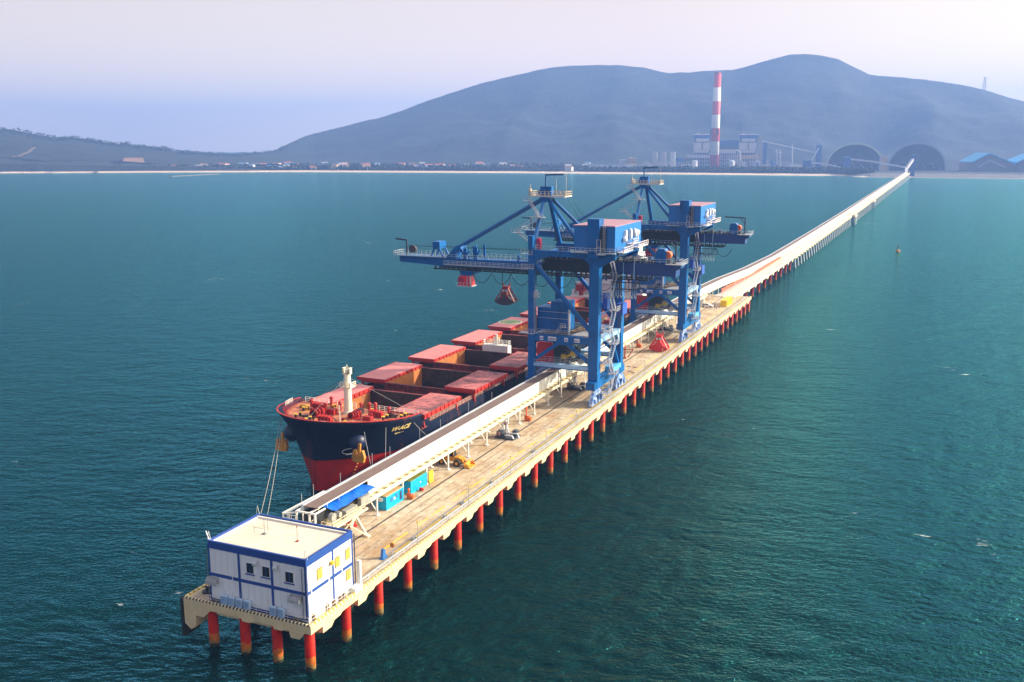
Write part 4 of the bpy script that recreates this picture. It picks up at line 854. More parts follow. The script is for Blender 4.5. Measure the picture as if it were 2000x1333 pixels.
# bogies
bog_p = M('bogie_blue', (0.05, 0.16, 0.45), .45, var=.3, scale=2, stain=((.65, .7, .8), .95, .9, .46))
for x in (-3.1, -21.1):
    for y in (YN, YF):
        b = MB(); b.prism([(y-3.6, 9.6), (y+3.6, 9.6), (y+2.6, 10.4), (y+.8, 11.3), (y-.8, 11.3), (y-2.6, 10.4)], 'x', x-.45, x+.45)
        for s in (-1, 1):
            c = y+s*2.5; b.prism([(c-2.0, 8.3), (c+2.0, 8.3), (c+1.2, 9.3), (c+.3, 9.7), (c-.3, 9.7), (c-1.2, 9.3)], 'x', x-.55, x+.55)
            for t in (-1.2, 1.2): b.prism([(c+t-.95, 7.5), (c+t+.95, 7.5), (c+t+.5, 8.5), (c+t-.5, 8.5)], 'x', x-.62, x+.62)
            b.box(x+.6, x+.95, c-.4, c+.5, 7.9, 9.0)
        bo = b.build('bogie', bog_p, crane)
        b = MB()
        for s in (-3.7+.0, -1.3, 1.3, 3.7):
            for t in (-.45, .45): b.tube((x-.3, y+s+t, D+.44), (x+.3, y+s+t, D+.44), .36, 12)
        b.build('wheel', grey, bo)
# hopper house (stepped), its chute, red wind shield, reel
b = MB(); b.prism([(-20.2, 25.2), (-11.6, 25.2), (-11.6, 33.0), (-16.4, 33.0), (-16.4, 31.3), (-20.2, 31.3)], 'y', 131.6, 136.8); hp = b.build('hopper', cblue, crane)
b = MB()
for z in (28.5, 30.2): b.box(-20.24, -11.5, 131.5, 131.56, z, z+.08)
b.box(-11.6, -11.1, 131.6, 132.0, 24.5, 31); b.rail([(-20, 130.9, 24.5), (-11, 130.9, 24.5)], 1.1, 1.2, .05, 1); b.bar((-15.2, 131, 24.7), (-13.2, 131, 27), .12); b.bar((-14.6, 131, 24.7), (-12.6, 131, 27), .12); b.box(-13.4, -11.9, 130.6, 131.5, 26.4, 26.5); b.rail([(-13.4, 130.6, 26.5), (-11.9, 130.6, 26.5)], 1, .7, .05, 1)
b.build('hopper_stair', galv, hp)
b = MB(); b.prism([(-18.5, 25.2), (-11.8, 25.2), (-13.2, 15.5), (-17.2, 15.5)], 'y', 136.9, 145.5); b.build('hopper_chute', M('chute_dark', (0.022, 0.05, 0.065), .6, var=.3), crane)
b = MB(); b.box(-23.3, -18.4, 139.0, 139.5, 14.9, 19.9); b.box(-22.9, -18.8, 138.9, 139.02, 19.9, 20.5); b.build('wind_shield', redp, crane)
b = MB(); b.box(-20, -5, 131.2, 148.8, 24.4, 24.5); b.rail([(-22.8, 129.2, 24.6), (-20, 129.2, 24.6)], 1, .9, .05, 1); b.rail([(-20, 133, 16.7), (-5.5, 133, 16.7)], 1.1, 1.5, .05, 1); b.rail([(-22.3, 129.4, 16.8), (-5.2, 129.4, 16.8)], .9, 2.2, .04, 0); b.box(-24.5, -20, 129.0, 130.8, 24.4, 24.6); b.build('catwalk', galv, crane)
b = MB()
for k in range(3):
    x0, z0 = -11.2+k*1.6, 24.5
    b.bar((-11.4+k*1.8, 133.5, 25.0+k*.7), (-8.6+k*1.2, 147, 24.8+k*1.1), 1.1, .3)
b.build('discharge_conveyor', M('conveyor_rusty', (0.48, 0.30, 0.16), .7, var=.35, scale=1.5), crane)
ry = 134.0; rc = Vector((-10.9, ry, 19.0))
b = MB()
for k in range(16):
    t = 2*math.pi*k/16; d = Vector((math.cos(t), 0, math.sin(t))); b.bar(rc+d*.5, rc+d*2.35, .13, .1)
b.build('cable_reel', M('reel_spoke', (0.50, 0.42, 0.30), .5, var=.3), crane)
b = MB()
for k in range(24):
    t = 2*math.pi*k/24; u = 2*math.pi*(k+1)/24; b.bar(rc+Vector((math.cos(t)*1.7, .1, math.sin(t)*1.7)), rc+Vector((math.cos(u)*1.7, .1, math.sin(u)*1.7)), .25, 1.0)
b.build('reel_cable', black, crane)
b = MB(); b.tube(rc-Vector((0, .4, 0)), rc+Vector((0, .5, 0)), .65, 14); b.box(-14.2, -12.8, ry-.5, ry+.5, 17.4, 18.6); b.bar((-12.8, ry, 18), (-11, ry, 19), .5); b.build('reel_motor', yellow, crane)
b = MB(); b.tube((-9.2, ry+1, 17.0), (-9.2, ry+2.5, 17.0), 1.1, 14); b.box(-8.0, -6.5, ry, ry+1.5, 16.6, 19.2); b.build('junction_box', M('box_ivory', (.7, .68, .55), .5, var=.1), crane)
b = MB()
for x in (-12.6, -13.3):
    b.bar((x, 129.4, 11.1), (x, 129.4, 16.6), .14)
for k in range(5): b.bar((-12.6, 129.4, 11.5+k), (-13.3, 129.4, 11.5+k), .12)
b.build('cable_guide', M('guide_navy', (.02, .03, .12), .5), crane)
for xs, ww in (((-18.2, 129.3), .9), ((-15.2, 129.3), 2.1), ((-11.3, 129.3), .9), ((-8.3, 129.3), 1.4)):
    b = MB(); b.box(xs[0]-ww*.55, xs[0]+ww*.55, 129.52, 129.60, 23.0, 24.0); sp = b.build('sign_plate', M('plate_white', (.72, .72, .76), .5, var=.05), crane)
# writing on the load signs (capacity and number plates)
def word(body, x, z, size, y=129.50):
    cu = bpy.data.curves.new('sign_text', 'FONT'); cu.body = body; cu.size = size; cu.extrude = .01; cu.offset = .02; cu.align_x = 'CENTER'
    o = bpy.data.objects.new('sign_text', cu); COL.objects.link(o); dg = bpy.context.evaluated_depsgraph_get(); me = bpy.data.meshes.new_from_object(o.evaluated_get(dg)); bpy.data.objects.remove(o)
    me.transform(Matrix.Translation(Vector((x, y, z))-wloc(crane)) @ Matrix.Rotation(R(90), 4, 'X')); me.materials.clear(); me.materials.append(nblue)
    r = bpy.data.objects.new('sign_text', me); COL.objects.link(r); r.parent = crane
word('1500t/h', -15.2, 23.2, .72); word('40t', -11.3, 23.2, .66); word('NO.1', -8.3, 23.2, .66); word('HG', -18.2, 23.2, .66)
# stairs on the landward side
stw = M('stair_white', (.48, .48, .54), .45, .2, var=.1)
lv = [9.5, 13.4, 17.5, 21.5, 26.0, 30.5, 35.0, 39.5, 44.0]
b = MB()
for i, z in enumerate(lv):
    ya, yb = (131.4, 134.2)
    if i in (1, 3, 5, 7): ya, yb = 137.4, 140.2
    b.box(-2.3, -.2, ya, yb, z, z+.1); b.rail([(-2.2, ya, z+.1), (-.2, ya, z+.1), (-.2, yb, z+.1)], 1.1, 1.0, .07, 1)
    if i+1 < len(lv):
        y0_, y1_ = (134.2, 137.4) if i % 2 == 0 else (137.4, 134.2)
        for x in (-1.3, -.4): b.bar((x, y0_, z+.1), (x, y1_, lv[i+1]+.1), .12, .3); b.bar((x, y0_, z+1.1), (x, y1_, lv[i+1]+1.1), .07)
        for k in range(8): t = (k+.5)/8; b.box(-1.3, -.4, y0_+(y1_-y0_)*t-.12, y0_+(y1_-y0_)*t+.12, z+(lv[i+1]-z)*t, z+(lv[i+1]-z)*t+.05)
b.build('stair_tower', stw, crane)
b = MB()
for i, z in enumerate(lv[:-1]):
    y = 140.2 if i in (1, 3, 5, 7) else 134.2
    b.bar((-2.6, 132, z), (-2.6, 141, z), .22); b.bar((-2.4, 141, z), (-3.2, 148.6, z+(.0 if i % 2 else 3.8)), .3, .3) if i in (1, 2, 4) else None
b.bar((-2.6, 141, 8), (-2.6, 141, 44), .22); b.bar((-3.0, 148.4, 14.5), (-2.6, 141.2, 22), .55, .55)
b.build('stair_frame', cblue, crane)
b = MB(); b.box(-2.2, -.9, 131.5, 133.6, 32, 36); b.box(-2.3, -.5, 143.5, 147.5, 28.5, 31.5); b.build('electric_cabinet', M('cabinet_blue', (0.02, 0.08, 0.45), .45), crane)
b = MB()
for k in range(5): b.path([(-1.4, 141.5+k*.5, 39+.2*k), (-.6, 143.5+k*.3, 33-k), (-1.2, 141.2, 29-k*1.5)], .07, 5)
b.build('festoon_hose', black, crane)
# ladder on the seaward leg, small cabin
b = MB()
for x in (-20.1, -19.6): b.bar((x, 129.1, 24.6), (x, 129.1, 34), .08)
for k in range(18): b.bar((-20.1, 129.1, 24.9+.5*k), (-19.6, 129.1, 24.9+.5*k), .06)
b.box(-20.2, -18.9, 128.6, 130.2, 34.2, 34.35); b.rail([(-20.2, 128.6, 34.35), (-18.9, 128.6, 34.35), (-18.9, 130.2, 34.35)], 1.1, .65, .05, 1); b.box(-20.1, -19.4, 129, 129.8, 34.4, 36.1); b.bar((-19.8, 129.4, 36), (-19.7, 129.2, 37.4), .12); b.rail([(-23.8, 129, 41.7), (-20.3, 129, 41.7)], 1.1, 1.1, .06, 1, True); b.box(-23.8, -20.3, 129, 130.3, 41.6, 41.7)
b.build('ladder', stw, crane)
# main girder and boom
b = MB(); b.box(-21.5, -2.0, 137.9, 142.1, 40.2, 43.45); b.build('main_girder', M('girder_shade_black', (.002, .007, .016), .6, var=.4), crane)  # shade below the machinery house painted into this stretch as near-black
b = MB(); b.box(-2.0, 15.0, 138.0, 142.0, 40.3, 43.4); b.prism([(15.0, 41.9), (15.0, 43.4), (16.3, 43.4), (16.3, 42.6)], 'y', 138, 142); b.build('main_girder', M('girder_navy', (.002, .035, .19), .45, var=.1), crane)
b = MB(); b.hexa([(-50.5, 138.0, 39.8), (-21.5, 138.0, 39.8), (-21.5, 142, 39.8), (-50.5, 142, 39.8)], [(-50.5, 138.0, 42.1), (-21.5, 138.0, 42.3), (-21.5, 142, 42.3), (-50.5, 142, 42.1)]); b.hexa([(-65.6, 138, 40.5), (-50.5, 138, 39.8), (-50.5, 142, 39.8), (-65.6, 142, 40.5)], [(-65.6, 138, 42.2), (-50.5, 138, 42.1), (-50.5, 142, 42.1), (-65.6, 142, 42.2)]); b.build('boom', cblue, crane)
b = MB(); b.box(-67.0, -50.5, 137.2, 142.8, 42.22, 42.36); b.build('boom_deck', M('deck_blue_grey', (0.10, 0.19, 0.34), .5, var=.2), crane)
b = MB(); b.box(-50.5, -21.0, 136.4, 138.0, 40.4, 40.5); b.rail([(-50.5, 136.4, 40.5), (-21.0, 136.4, 40.5)], 1.15, 1.4, .05, 2); b.rail([(-50.5, 137.9, 42.2), (-21.0, 137.9, 42.3)], 1.0, 1.6, .05, 1); b.rail([(-67, 137.2, 42.36), (-50.5, 137.2, 42.2)], 1.0, 1.5, .04, 1); b.rail([(-67, 142.8, 42.36), (-21, 142.8, 42.3)], 1.1, 1.5, .05, 1); b.rail([(-67, 137.2, 42.36), (-67, 142.8, 42.36)], 1.2, 1.2, .06, 1); b.build('boom_rail', galv, crane)
b = MB(); b.rail([(-21, 137.9, 43.5), (15.8, 137.9, 43.5)], 1.1, 1.7, .05, 1); b.rail([(-21, 142.1, 43.5), (15.8, 142.1, 43.5), (15.8, 137.9, 43.5)], 1.1, 1.7, .05, 1); b.box(12.5, 16.8, 137.0, 143.0, 43.4, 43.55); b.rail([(16.8, 137, 43.5), (16.8, 143, 43.5)], 1.1, 1.2, .06, 1); b.build('girder_rail', galv, crane)
b = MB(); b.box(-54.5, 8.0, 137.6, 138.3, 38.9, 39.25); b.box(-54.5, 8.0, 141.7, 142.4, 38.9, 39.25)
for k in range(45): b.box(-54+k*1.4, -53.6+k*1.4, 137.7, 138.1, 39.25, 39.9); b.box(-54+k*1.4, -53.6+k*1.4, 141.8, 142.2, 39.25, 39.9)
b.build('trolley_rail', dark, crane)
b = MB()                                                   # machinery and junk on the girder between the towers
for k in range(26): x = -20+k*1.35; h = .5+.9*((k*7) % 5)/5; b.box(x, x+.8, 138.6, 141.4, 43.4, 43.4+h)
b.box(-14, -4, 137.5, 142.5, 41.2, 43.2) if False else None
b.build('girder_machinery', dark, crane)
b = MB(); b.box(9.5, 12.2, 138.4, 141.6, 43.5, 46.4); b.prism([(9.5, 46.4), (12.2, 46.4), (11.6, 47.2), (10.2, 47.2)], 'y', 138.6, 141.4); b.build('hoist_winch', cblue, crane)
b = MB(); b.tube((12.3, 139, 45.6), (12.3, 141, 45.6), 1.0, 14); b.build('rope_drum', orange, crane)
b = MB(); b.bar((14.4, 140, 43.5), (14.4, 140, 49.0), .35); b.bar((14.4, 140, 49), (7.4, 140, 49.2), .4); b.bar((14.4, 140, 47.2), (12.6, 140, 49.0), .25); b.build('service_jib', M('jib_navy', (.008, .015, .06), .5), crane)
b = MB(); b.bar((-64.2, 140, 42.3), (-64.2, 140, 46.4), .4); b.bar((-64.2, 140, 46.5), (-67.8, 140, 46.8), .45); b.build('service_jib', M('jib_navy', (.008, .015, .06), .5), crane)
b = MB(); b.tube((-62.3, 139.6, 44.0), (-62.3, 140.4, 44.0), 1.15, 16); b.build('rope_sheave', M('sheave_dark', (.05, .03, .04), .5), crane)
b = MB()
for y in (138.3, 141.7): b.bar((-55.6, y, 42.3), (-54.2, y, 45), .4); b.bar((-51.6, y, 42.3), (-53, y, 45), .4)
b.box(-54.8, -52.6, 138, 142, 44.6, 46.6); b.build('rope_tower', cblue, crane)
b = MB()
for x, h in ((-44.6, 3.6), (-41.3, 4.2), (-28.6, 2.0), (-25.0, 2.6)):
    w_ = .7 if h > 3 else .35
    b.box(x-w_, x+w_*.4, 138.2, 138.6, 42.2, 42.2+h*.75); b.prism([(x-w_*.6, 42.2+h*.7), (x, 42.2+h), (x+w_*.2, 42.2+h*.7)], 'y', 138.2, 138.6); b.bar((x, 138.4, 42.2+h*.25), (x+w_*1.6, 138.4, 42.2+h*.62), .45)
    b.box(x-w_*.5+1, x+w_*.3+1, 141.4, 141.8, 42.2, 42.2+h*.9)
b.build('stay_rest', cblue, crane)
# apex tower
b = MB(); b.tube((-21.1, YN, 46.5), (-21.3, 138.4, 58.9), .62, 12, .5); b.build('tower_leg', M('tower_blue', (0.01, 0.17, 0.48), .45, var=.15), crane)
b = MB(); b.tube((-21.1, YF, 46.5), (-20.9, 141.6, 58.9), .72, 12, .6); b.build('tower_leg', cblue, crane)
b = MB(); b.box(-22.3, -19.9, 137.6, 142.4, 58.4, 59.6); b.build('tower_head', cblue, crane)
for y in (138.6, 141.4):
    b = MB(); b.tube((-22.0, y, 59.2), (-48.6, y, 44.6), .42, 10); b.build('forestay', M('stay_blue', (.01, .16, .42), .3, .2, var=.1), crane)
    b = MB(); b.tube((-20.3, y, 59.2), (-8.2, y+(-5 if y < 140 else 5), 46.6), .48, 10); b.build('backstay', cblue, crane)
b = MB(); b.prism([(-50.8, 42.2), (-47.5, 45.6), (-46.2, 46.0), (-46.0, 44.8), (-47.6, 43.6), (-48.0, 42.2)], 'y', 138.1, 141.9); b.bar((-46.6, 139, 45.2), (-44.8, 139, 42.2), .5); b.bar((-46.6, 141, 45.2), (-44.8, 141, 42.2), .5); b.build('stay_bracket', cblue, crane)
pf = M('platform_buff', (.62, .48, .34), .5, .2, var=.2)
b = MB(); b.box(-25.2, -15.0, 137.3, 142.7, 59.7, 59.95); b.build('top_platform', galv, crane)
b = MB(); b.rail([(-25.2, 137.3, 59.95), (-15.0, 137.3, 59.95), (-15.0, 142.7, 59.95), (-25.2, 142.7, 59.95), (-25.2, 137.3, 59.95)], 1.2, 1.2, .07, 1, True); b.bar((-14.9, 138, 60), (-14.9, 138, 65.8), .08); b.bar((-25, 138, 60), (-25, 138, 63), .1); b.bar((-19.2, 142, 60), (-19.2, 142, 64.5), .06); b.box(-25.4, -24.9, 137.6, 138.6, 60.8, 61.8); b.build('top_rail', pf, crane)
b = MB(); b.tube((-22.2, 139, 60.8), (-22.2, 141, 60.8), .95, 14); b.tube((-20.3, 139, 60.8), (-20.3, 141, 60.8), .8, 14); b.box(-22.8, -19.6, 139.4, 140.6, 60, 62.4); b.build('rope_sheave', cblue, crane)
b = MB(); b.bar((-21.4, 140, 60), (-21.4, 140, 65.4), .4); b.bar((-21.6, 140, 65.4), (-16.3, 140, 65.6), .45); b.build('service_jib', M('jib_teal', (.02, .10, .26), .4), crane)
b = MB()                                                   # stair up the tower
pts_ = [(-19.8, 131, 46.6), (-26.2, 131.5, 50.6), (-20.6, 133.5, 54.6), (-25.2, 136.5, 58.6)]
for p, q in zip(pts_, pts_[1:]):
    for dz in (0, 1.0): b.bar((p[0], p[1], p[2]+dz), (q[0], q[1], q[2]+dz), .13)
    b.bar((p[0], p[1]+.8, p[2]), (q[0], q[1]+.8, q[2]), .13)
for p in pts_[1:]: b.box(p[0]-1.3, p[0]+1.3, p[1]-.5, p[1]+1.3, p[2]-.05, p[2]+.06); b.rail([(p[0]-1.3, p[1]-.5, p[2]), (p[0]+1.3, p[1]-.5, p[2])], 1, 1, .05, 1)
b.build('tower_stair', stw, crane)
b = MB(); b.bar((-21.2, 133.8, 52.6), (-21.0, 146.3, 52.6), .3) if False else b.box(-23.4, -19.2, 132.9, 134.6, 54.55, 54.7); b.build('tower_platform', grey, crane)
b = MB(); b.box(-20.3, -19.3, 131.0, 132.2, 46.6, 49.4); b.build('control_box', M('magenta_box', (.60, .02, .10), .5), crane)
b = MB(); b.box(-21.9, -20.6, 129.0, 130.4, 46.6, 50.2); b.build('tower_foot', cblue, crane)
b = MB(); b.rail([(-24, 129.2, 45.4), (-20.8, 129.2, 45.4)], 1.2, 1, .06, 1); b.box(-24, -20.8, 129.2, 131, 45.3, 45.45); b.rail([(-20, YN-.8, 46.6), (-9.3, YN-.8, 46.6)], 1.1, 1.6, .05, 1); b.rail([(-9.6, YN-2.6, 46.7), (2.1, YN-2.6, 46.7)], 1.1, 1.3, .06, 1); b.box(-9.6, 2.1, YN-2.6, YN-1.4, 46.5, 46.7); b.build('house_walkway', galv, crane)
# machinery house
ho_b = M('house_blue', (0.0, 0.14, 0.46), .4, var=.08)
b = MB(); b.box(-9.2, 1.7, 128.8, 151.2, 46.9, 53.2); hs = b.build('machinery_house', ho_b, crane)
b = MB(); b.box(-9.4, 1.75, 128.6, 151.4, 53.2, 53.4); b.build('house_roof', M('house_roof_plum', (.36, .20, .26), .7, var=.2), hs)
b = MB(); b.box(-5.0, -2.2, 127.6, 131.0, 45.2, 55.0); b.box(-5.15, -2.05, 127.5, 131.1, 51.6, 55.1); b.build('lift_tower', cblue, crane)
b = MB(); b.box(-2.0, -.6, 128.3, 128.8, 46.9, 52.9); b.build('door_recess', dark, hs)
b = MB()
for x in (-1.2, -.7): b.bar((x, 128.1, 46.8), (x, 128.1, 53.6), .08)
for k in range(13): b.bar((-1.2, 128.1, 47.1+.5*k), (-.7, 128.1, 47.1+.5*k), .08)
for x in (-2.6, -1.6): b.bar((x, 127.4, 46.3), (x, 127.4, 50), .14)
b.bar((-2.6, 127.4, 50), (-1.6, 127.4, 50), .14); b.bar((-2.6, 127.4, 48.2), (-1.6, 127.4, 48.2), .14); b.box(-2.5, -.4, 127.2, 128.4, 46.2, 46.5); b.build('house_ladder', stw, hs)
vent = M('vent_white', (.78, .76, .72), .45, var=.05)
b = MB()
for y, rx_ in ((136.2, R(24)), (140.6, 0), (144.6, R(-38))):
    c = Vector((2.05, y, 50.6)); d = Vector((0, math.sin(rx_), math.cos(rx_)))
    b.bar(c-d*.9, c+d*.9, 1.0, .8, up=(1, 0, 0)); b.sphere(c+d*.9, .5, 10, 6); b.sphere(c-d*.9, .5, 10, 6)
b.sphere((2.2, 135.2, 49.6), .75, 10, 7); b.sphere((2.2, 146.0, 50.6), .8, 10, 7)
b.build('air_vent', vent, hs)
b = MB()
for (ya, yb, z) in ((130.5, 138.5, 46.7), (138.5, 143.0, 48.2), (143.0, 152.5, 46.9)):
    b.box(1.8, 3.4, ya, yb, z-.15, z); b.rail([(3.4, ya, z), (3.4, yb, z)], 1.2, 1.6, .08, 1, True); b.rail([(1.9, ya, z), (3.4, ya, z)], 1.2, 1.4, .08, 1)
b.bar((3.4, 143, 48), (3.4, 143, 51), .2)
b.build('side_walkway', M('walk_pinkish', (.72, .62, .60), .5, var=.1), hs)
b = MB(); b.prism([(-2.4, 42.6), (1.7, 46.9), (-5, 46.9)], 'y', 129.2, 131.4); b.box(-5, 1.7, 132, 150.5, 45.6, 46.9); b.prism([(130, 46.8), (150, 46.8), (146, 44.6), (134, 44.6)], 'x', -1.8, -.4); b.build('house_base', cblue, crane)
# trolley cab (red), trolley, festoon, ropes
b = MB(); b.box(-46.0, -41.6, 137.2, 142.8, 38.2, 38.9); b.box(-45.6, -42.4, 137.4, 142.4, 37.6, 38.2); b.build('trolley', cblue, crane)
b = MB(); b.hexa([(-46.2, 136.6, 34.9), (-42.4, 136.6, 34.9), (-42.4, 139.6, 34.9), (-46.2, 139.6, 34.9)], [(-45.9, 136.8, 37.6), (-42.7, 136.8, 37.6), (-42.7, 139.4, 37.6), (-45.9, 139.4, 37.6)]); cb_ = b.build('operator_cab', M('cab_red', (.65, .008, .02), .35), crane)
b = MB(); b.box(-46.5, -42.1, 136.3, 139.9, 34.6, 34.9); b.bar((-42.35, 136.6, 34.9), (-42.6, 136.8, 37.6), .22); b.bar((-43.4, 136.55, 34.9), (-43.4, 136.75, 37.6), .14); b.rail([(-46.5, 136.3, 34.9), (-42.1, 136.3, 34.9)], .8, 1.1, .05, 0); b.build('cab_frame', stw, cb_)
b = MB(); b.box(-46.3, -44.6, 136.58, 136.66, 35.9, 37.1); b.build('cab_window', M('cab_glass', (.35, .02, .06), .1), cb_)
b = MB(); x = -42.0
while x < 7:
    pp = [(x+5.9*k/10, 137.0, 38.8-2.9*4*(k/10)*(1-k/10)) for k in range(11)]; b.path(pp, .09, 5); x += 5.9
b.build('festoon_cable', M('cable_black', (.01, .012, .012), .6), crane)
b = MB(); b.path([(-64, 140, 44.9), (-50, 140, 45.2), (-22, 140, 45.3)], .05, 4); b.path([(-64, 140.6, 44.9), (-22, 140.6, 45.0)], .05, 4); b.path([(-15.6, 139, 60.4), (-9, 134, 53.5)], .05, 4); b.path([(-15.6, 141, 60.4), (-8, 136, 53.5)], .05, 4); b.path([(1.8, 139, 47.5), (8, 139.6, 45.3), (12, 140, 45.6)], .045, 4); b.path([(1.8, 141, 48.2), (9, 140.6, 46.3), (12, 140, 46)], .045, 4); b.build('hoist_rope', dark, crane)
b = MB(); b.box(4.0, 4.25, 137.6, 137.8, 38.9, 43.4); b.box(1.2, 1.35, 137.6, 137.8, 38.9, 43.4); b.build('girder_post', cyl_l, crane)
b = MB()                                                   # cable basket under the landward girder
b.box(-1.5, 6.2, 135.8, 137.2, 36.6, 36.75); b.box(-1.5, 6.2, 135.8, 137.2, 38.4, 38.5)
for k in range(9): b.bar((-1.5+k*.96, 136, 36.6), (-1.5+k*.96, 136, 38.5), .1)
b.build('cable_basket', dark, crane)
b = MB()
for k in range(7): x = -.8+k*.95; b.path([(x, 136.2, 38.3), (x-.15, 136.4, 35), (x+.15, 136.6, 34.2), (x+.4, 136.4, 35), (x+.3, 136.2, 38.3)], .06, 4)
b.build('parked_cable', M('cable_pale', (.55, .62, .58), .5), crane)
# second crane: copies of the first with its own trolley position
crane2 = dup(crane, (-12, 232, D), 'farther tall blue ship unloader crane standing nearer the shore end of the pier')
for o in list(crane2.children):
    k = o.name.split('.')[0]
    if k in ('operator_cab', 'trolley'): o.location.x += 27
# grabs
def grab(name, x, y, z, s, mat, label, shell=None):
    t = thing(name, label, 'grab bucket', (x, y, z))
    W_, H_ = 3.0*s, 6.2*s
    b = MB()
    prof = [(-W_, 1.15*s), (-W_*.93, .75*s), (-W_*.55, .25*s), (0, 0), (W_*.55, .25*s), (W_*.93, .75*s), (W_, 1.15*s), (W_*.55, 1.9*s), (0, 3.0*s), (-W_*.55, 1.9*s)]
    b.prism([(x+u, z+v) for u, v in prof], 'y', y-1.5*s, y+1.5*s); b.build('bucket_shell', shell or mat, t)
    b = MB()
    for sx_ in (-1, 1):
        for sy in (-1.3, 1.3):
            b.bar((x+sx_*W_*.93, y+sy*s, z+1.2*s), (x+sx_*.55*s, y+sy*.5*s, z+4.9*s), .28*s, .36*s); b.bar((x+sx_*W_*.35, y+sy*s, z+1.8*s), (x+sx_*.2*s, y+sy*.5*s, z+4.0*s), .24*s)
        b.sphere((x+sx_*.9*s, y-1.3*s, z+2.3*s), .45*s, 8, 6)
    b.box(x-.9*s, x+.9*s, y-.9*s, y+.9*s, z+4.3*s, z+5.2*s); b.bar((x-.7*s, y, z+5.0*s), (x-1.15*s, y, z+6.2*s), .3*s); b.bar((x+.7*s, y, z+5.0*s), (x+1.15*s, y, z+6.2*s), .3*s); b.box(x-.6*s, x+.6*s, y-1.2*s, y+1.2*s, z+2.9*s, z+3.7*s); b.build('grab_arm', mat, t)
    b = MB()
    for sx_ in (-.5, .5): b.tube((x+sx_*s, y-1.0*s, z+4.0*s), (x+sx_*s, y+1.0*s, z+4.0*s), .38*s, 10)
    b.build('grab_pulley', galv, t)
    return t
gr1 = grab('grab_bucket', -33.0, 140, 29.8, 1.0, M('grab_dull_red', (.28, .022, .02), .5, var=.3), 'dark red grab bucket full of coal hanging from the nearer crane over the ship', M('grab_coal_shell', (.045, .035, .05), .6, var=.3, scale=1.5))
b = MB(); b.path([(-34.1, 140, 36.0), (-34.1, 140, 38.8)], .05, 4); b.path([(-31.9, 140, 36.0), (-31.9, 140, 38.8)], .05, 4); b.path([(-34.0, 139.6, 36), (-34.0, 139.6, 38.8)], .09, 4); b.build('hanging_rope', dark, gr1)
grab('grab_bucket', -6.0, 202.0, D, 1.05, redp, 'bright red grab bucket parked on the pier deck in front of the farther crane')
# ================================================================== THINGS ON THE PIER DECK
def container(name, x0, x1, y0, y1, m, roofc, label, cat, cabin=False):
    t = thing(name, label, cat, ((x0+x1)/2, (y0+y1)/2, D))
    b = MB(); b.box(x0, x1, y0, y1, D+.15, D+2.6)
    n = int((y1-y0)/.28)
    for k in range(n): b.box(x1, x1+.035, y0+.1+k*.28, y0+.24+k*.28, D+.3, D+2.45)
    b.build('body', m, t)
    b = MB(); b.box(x0-.03, x1+.05, y0-.03, y1+.03, D+2.6, D+2.68); b.build('roof', roofc, t)
    b = MB()
    for y in (y0, y1):
        for x in (x0, x1): b.box(x-.07, x+.07, y-.07, y+.07, D+.02, D+2.6)
    b.box(x1-.05, x1+.06, y0, y1, D+.05, D+.22); b.box(x0, x1, y0-.05, y0+.06, D+.05, D+.22); b.build('frame', m, t)
    return t
croof = M('container_roof_tan', (.50, .34, .16), .8, var=.2, scale=1, stain=((.3, .28, .05), .6, .6, .5))
c1 = container('site_container', -15.95, -13.55, 42.8, 48.9, cyan, croof, 'cyan cabin container with a door and vents beside the conveyor legs', 'container')
b = MB(); b.box(-13.5, -13.44, 44.3, 45.0, D+1.2, D+2.0); b.box(-13.5, -13.44, 46.1, 46.8, D+1.3, D+2.1); b.build('vent', M('vent_steel_blue', (.03, .16, .34), .5), c1)
b = MB(); b.box(-13.5, -13.42, 47.6, 48.3, D+.5, D+2.2); b.build('door', M('door_navy', (.02, .05, .14), .5), c1)
b = MB(); b.tube((-13.5, 45.55, D+1.5), (-13.42, 45.55, D+1.5), .28, 12); b.build('badge', white, c1)
b = MB(); b.box(-15.0, -14.2, 42.3, 42.8, D+1.8, D+2.4); b.build('wall_unit', white, c1)
c2 = container('storage_container', -15.95, -13.6, 51.9, 58.2, cyan, M('container_roof_moss', (.16, .19, .03), .8, var=.3, scale=1), 'plain cyan storage container with a mossy roof behind the cabin container', 'container')
b = MB(); b.tube((-13.55, 55.6, D+1.4), (-13.5, 55.6, D+1.4), .16, 10); b.build('badge', white, c2)
c3 = container('shipping_container', -6.8, -4.35, 300.0, 312.1, M('container_yellow', (.85, .55, .0), .45, var=.08), M('container_yellow_roof', (.8, .55, .02), .5, var=.1), 'long yellow shipping container near the far end of the pier', 'container')
b = MB(); b.box(-13.6, -13.3, 58.9, 60.4, D+.1, D+2.4); b.box(-13.7, -13.2, 58.9, 59.1, D, D+.3); b.box(-13.7, -13.2, 60.2, 60.4, D, D+.3)
solo('yellow_board', b, M('board_yellow', (.85, .60, .02), .5), 'upright yellow board standing behind the mossy roofed cyan container', 'board')
def hydrant(x, y, m, label, s=1.0, h=1.6, cat='fire hydrant', group=None):
    b = MB(); b.tube((x, y, D), (x, y, D+h*s), .16*s, 8); b.box(x-.35*s, x+.45*s, y-.3*s, y+.3*s, D, D+.75*s); b.tube((x-.5*s, y, D+.95*s), (x+.6*s, y, D+.95*s), .14*s, 8); b.sphere((x, y, D+h*s), .28*s, 8, 6); b.box(x+.5*s, x+1.1*s, y-.35*s, y+.5*s, D+.2, D+.75*s); b.bar((x+.8*s, y, D), (x+.8*s, y, D+1.3*s), .1)
    return solo('fire_hydrant', b, m, label, cat, group)
hg = 'orange and red hydrant stations on the deck'
hydrant(-12.9, 49.9, orange, 'orange hydrant station between the two cyan containers', 1.0, 1.8, group=hg)
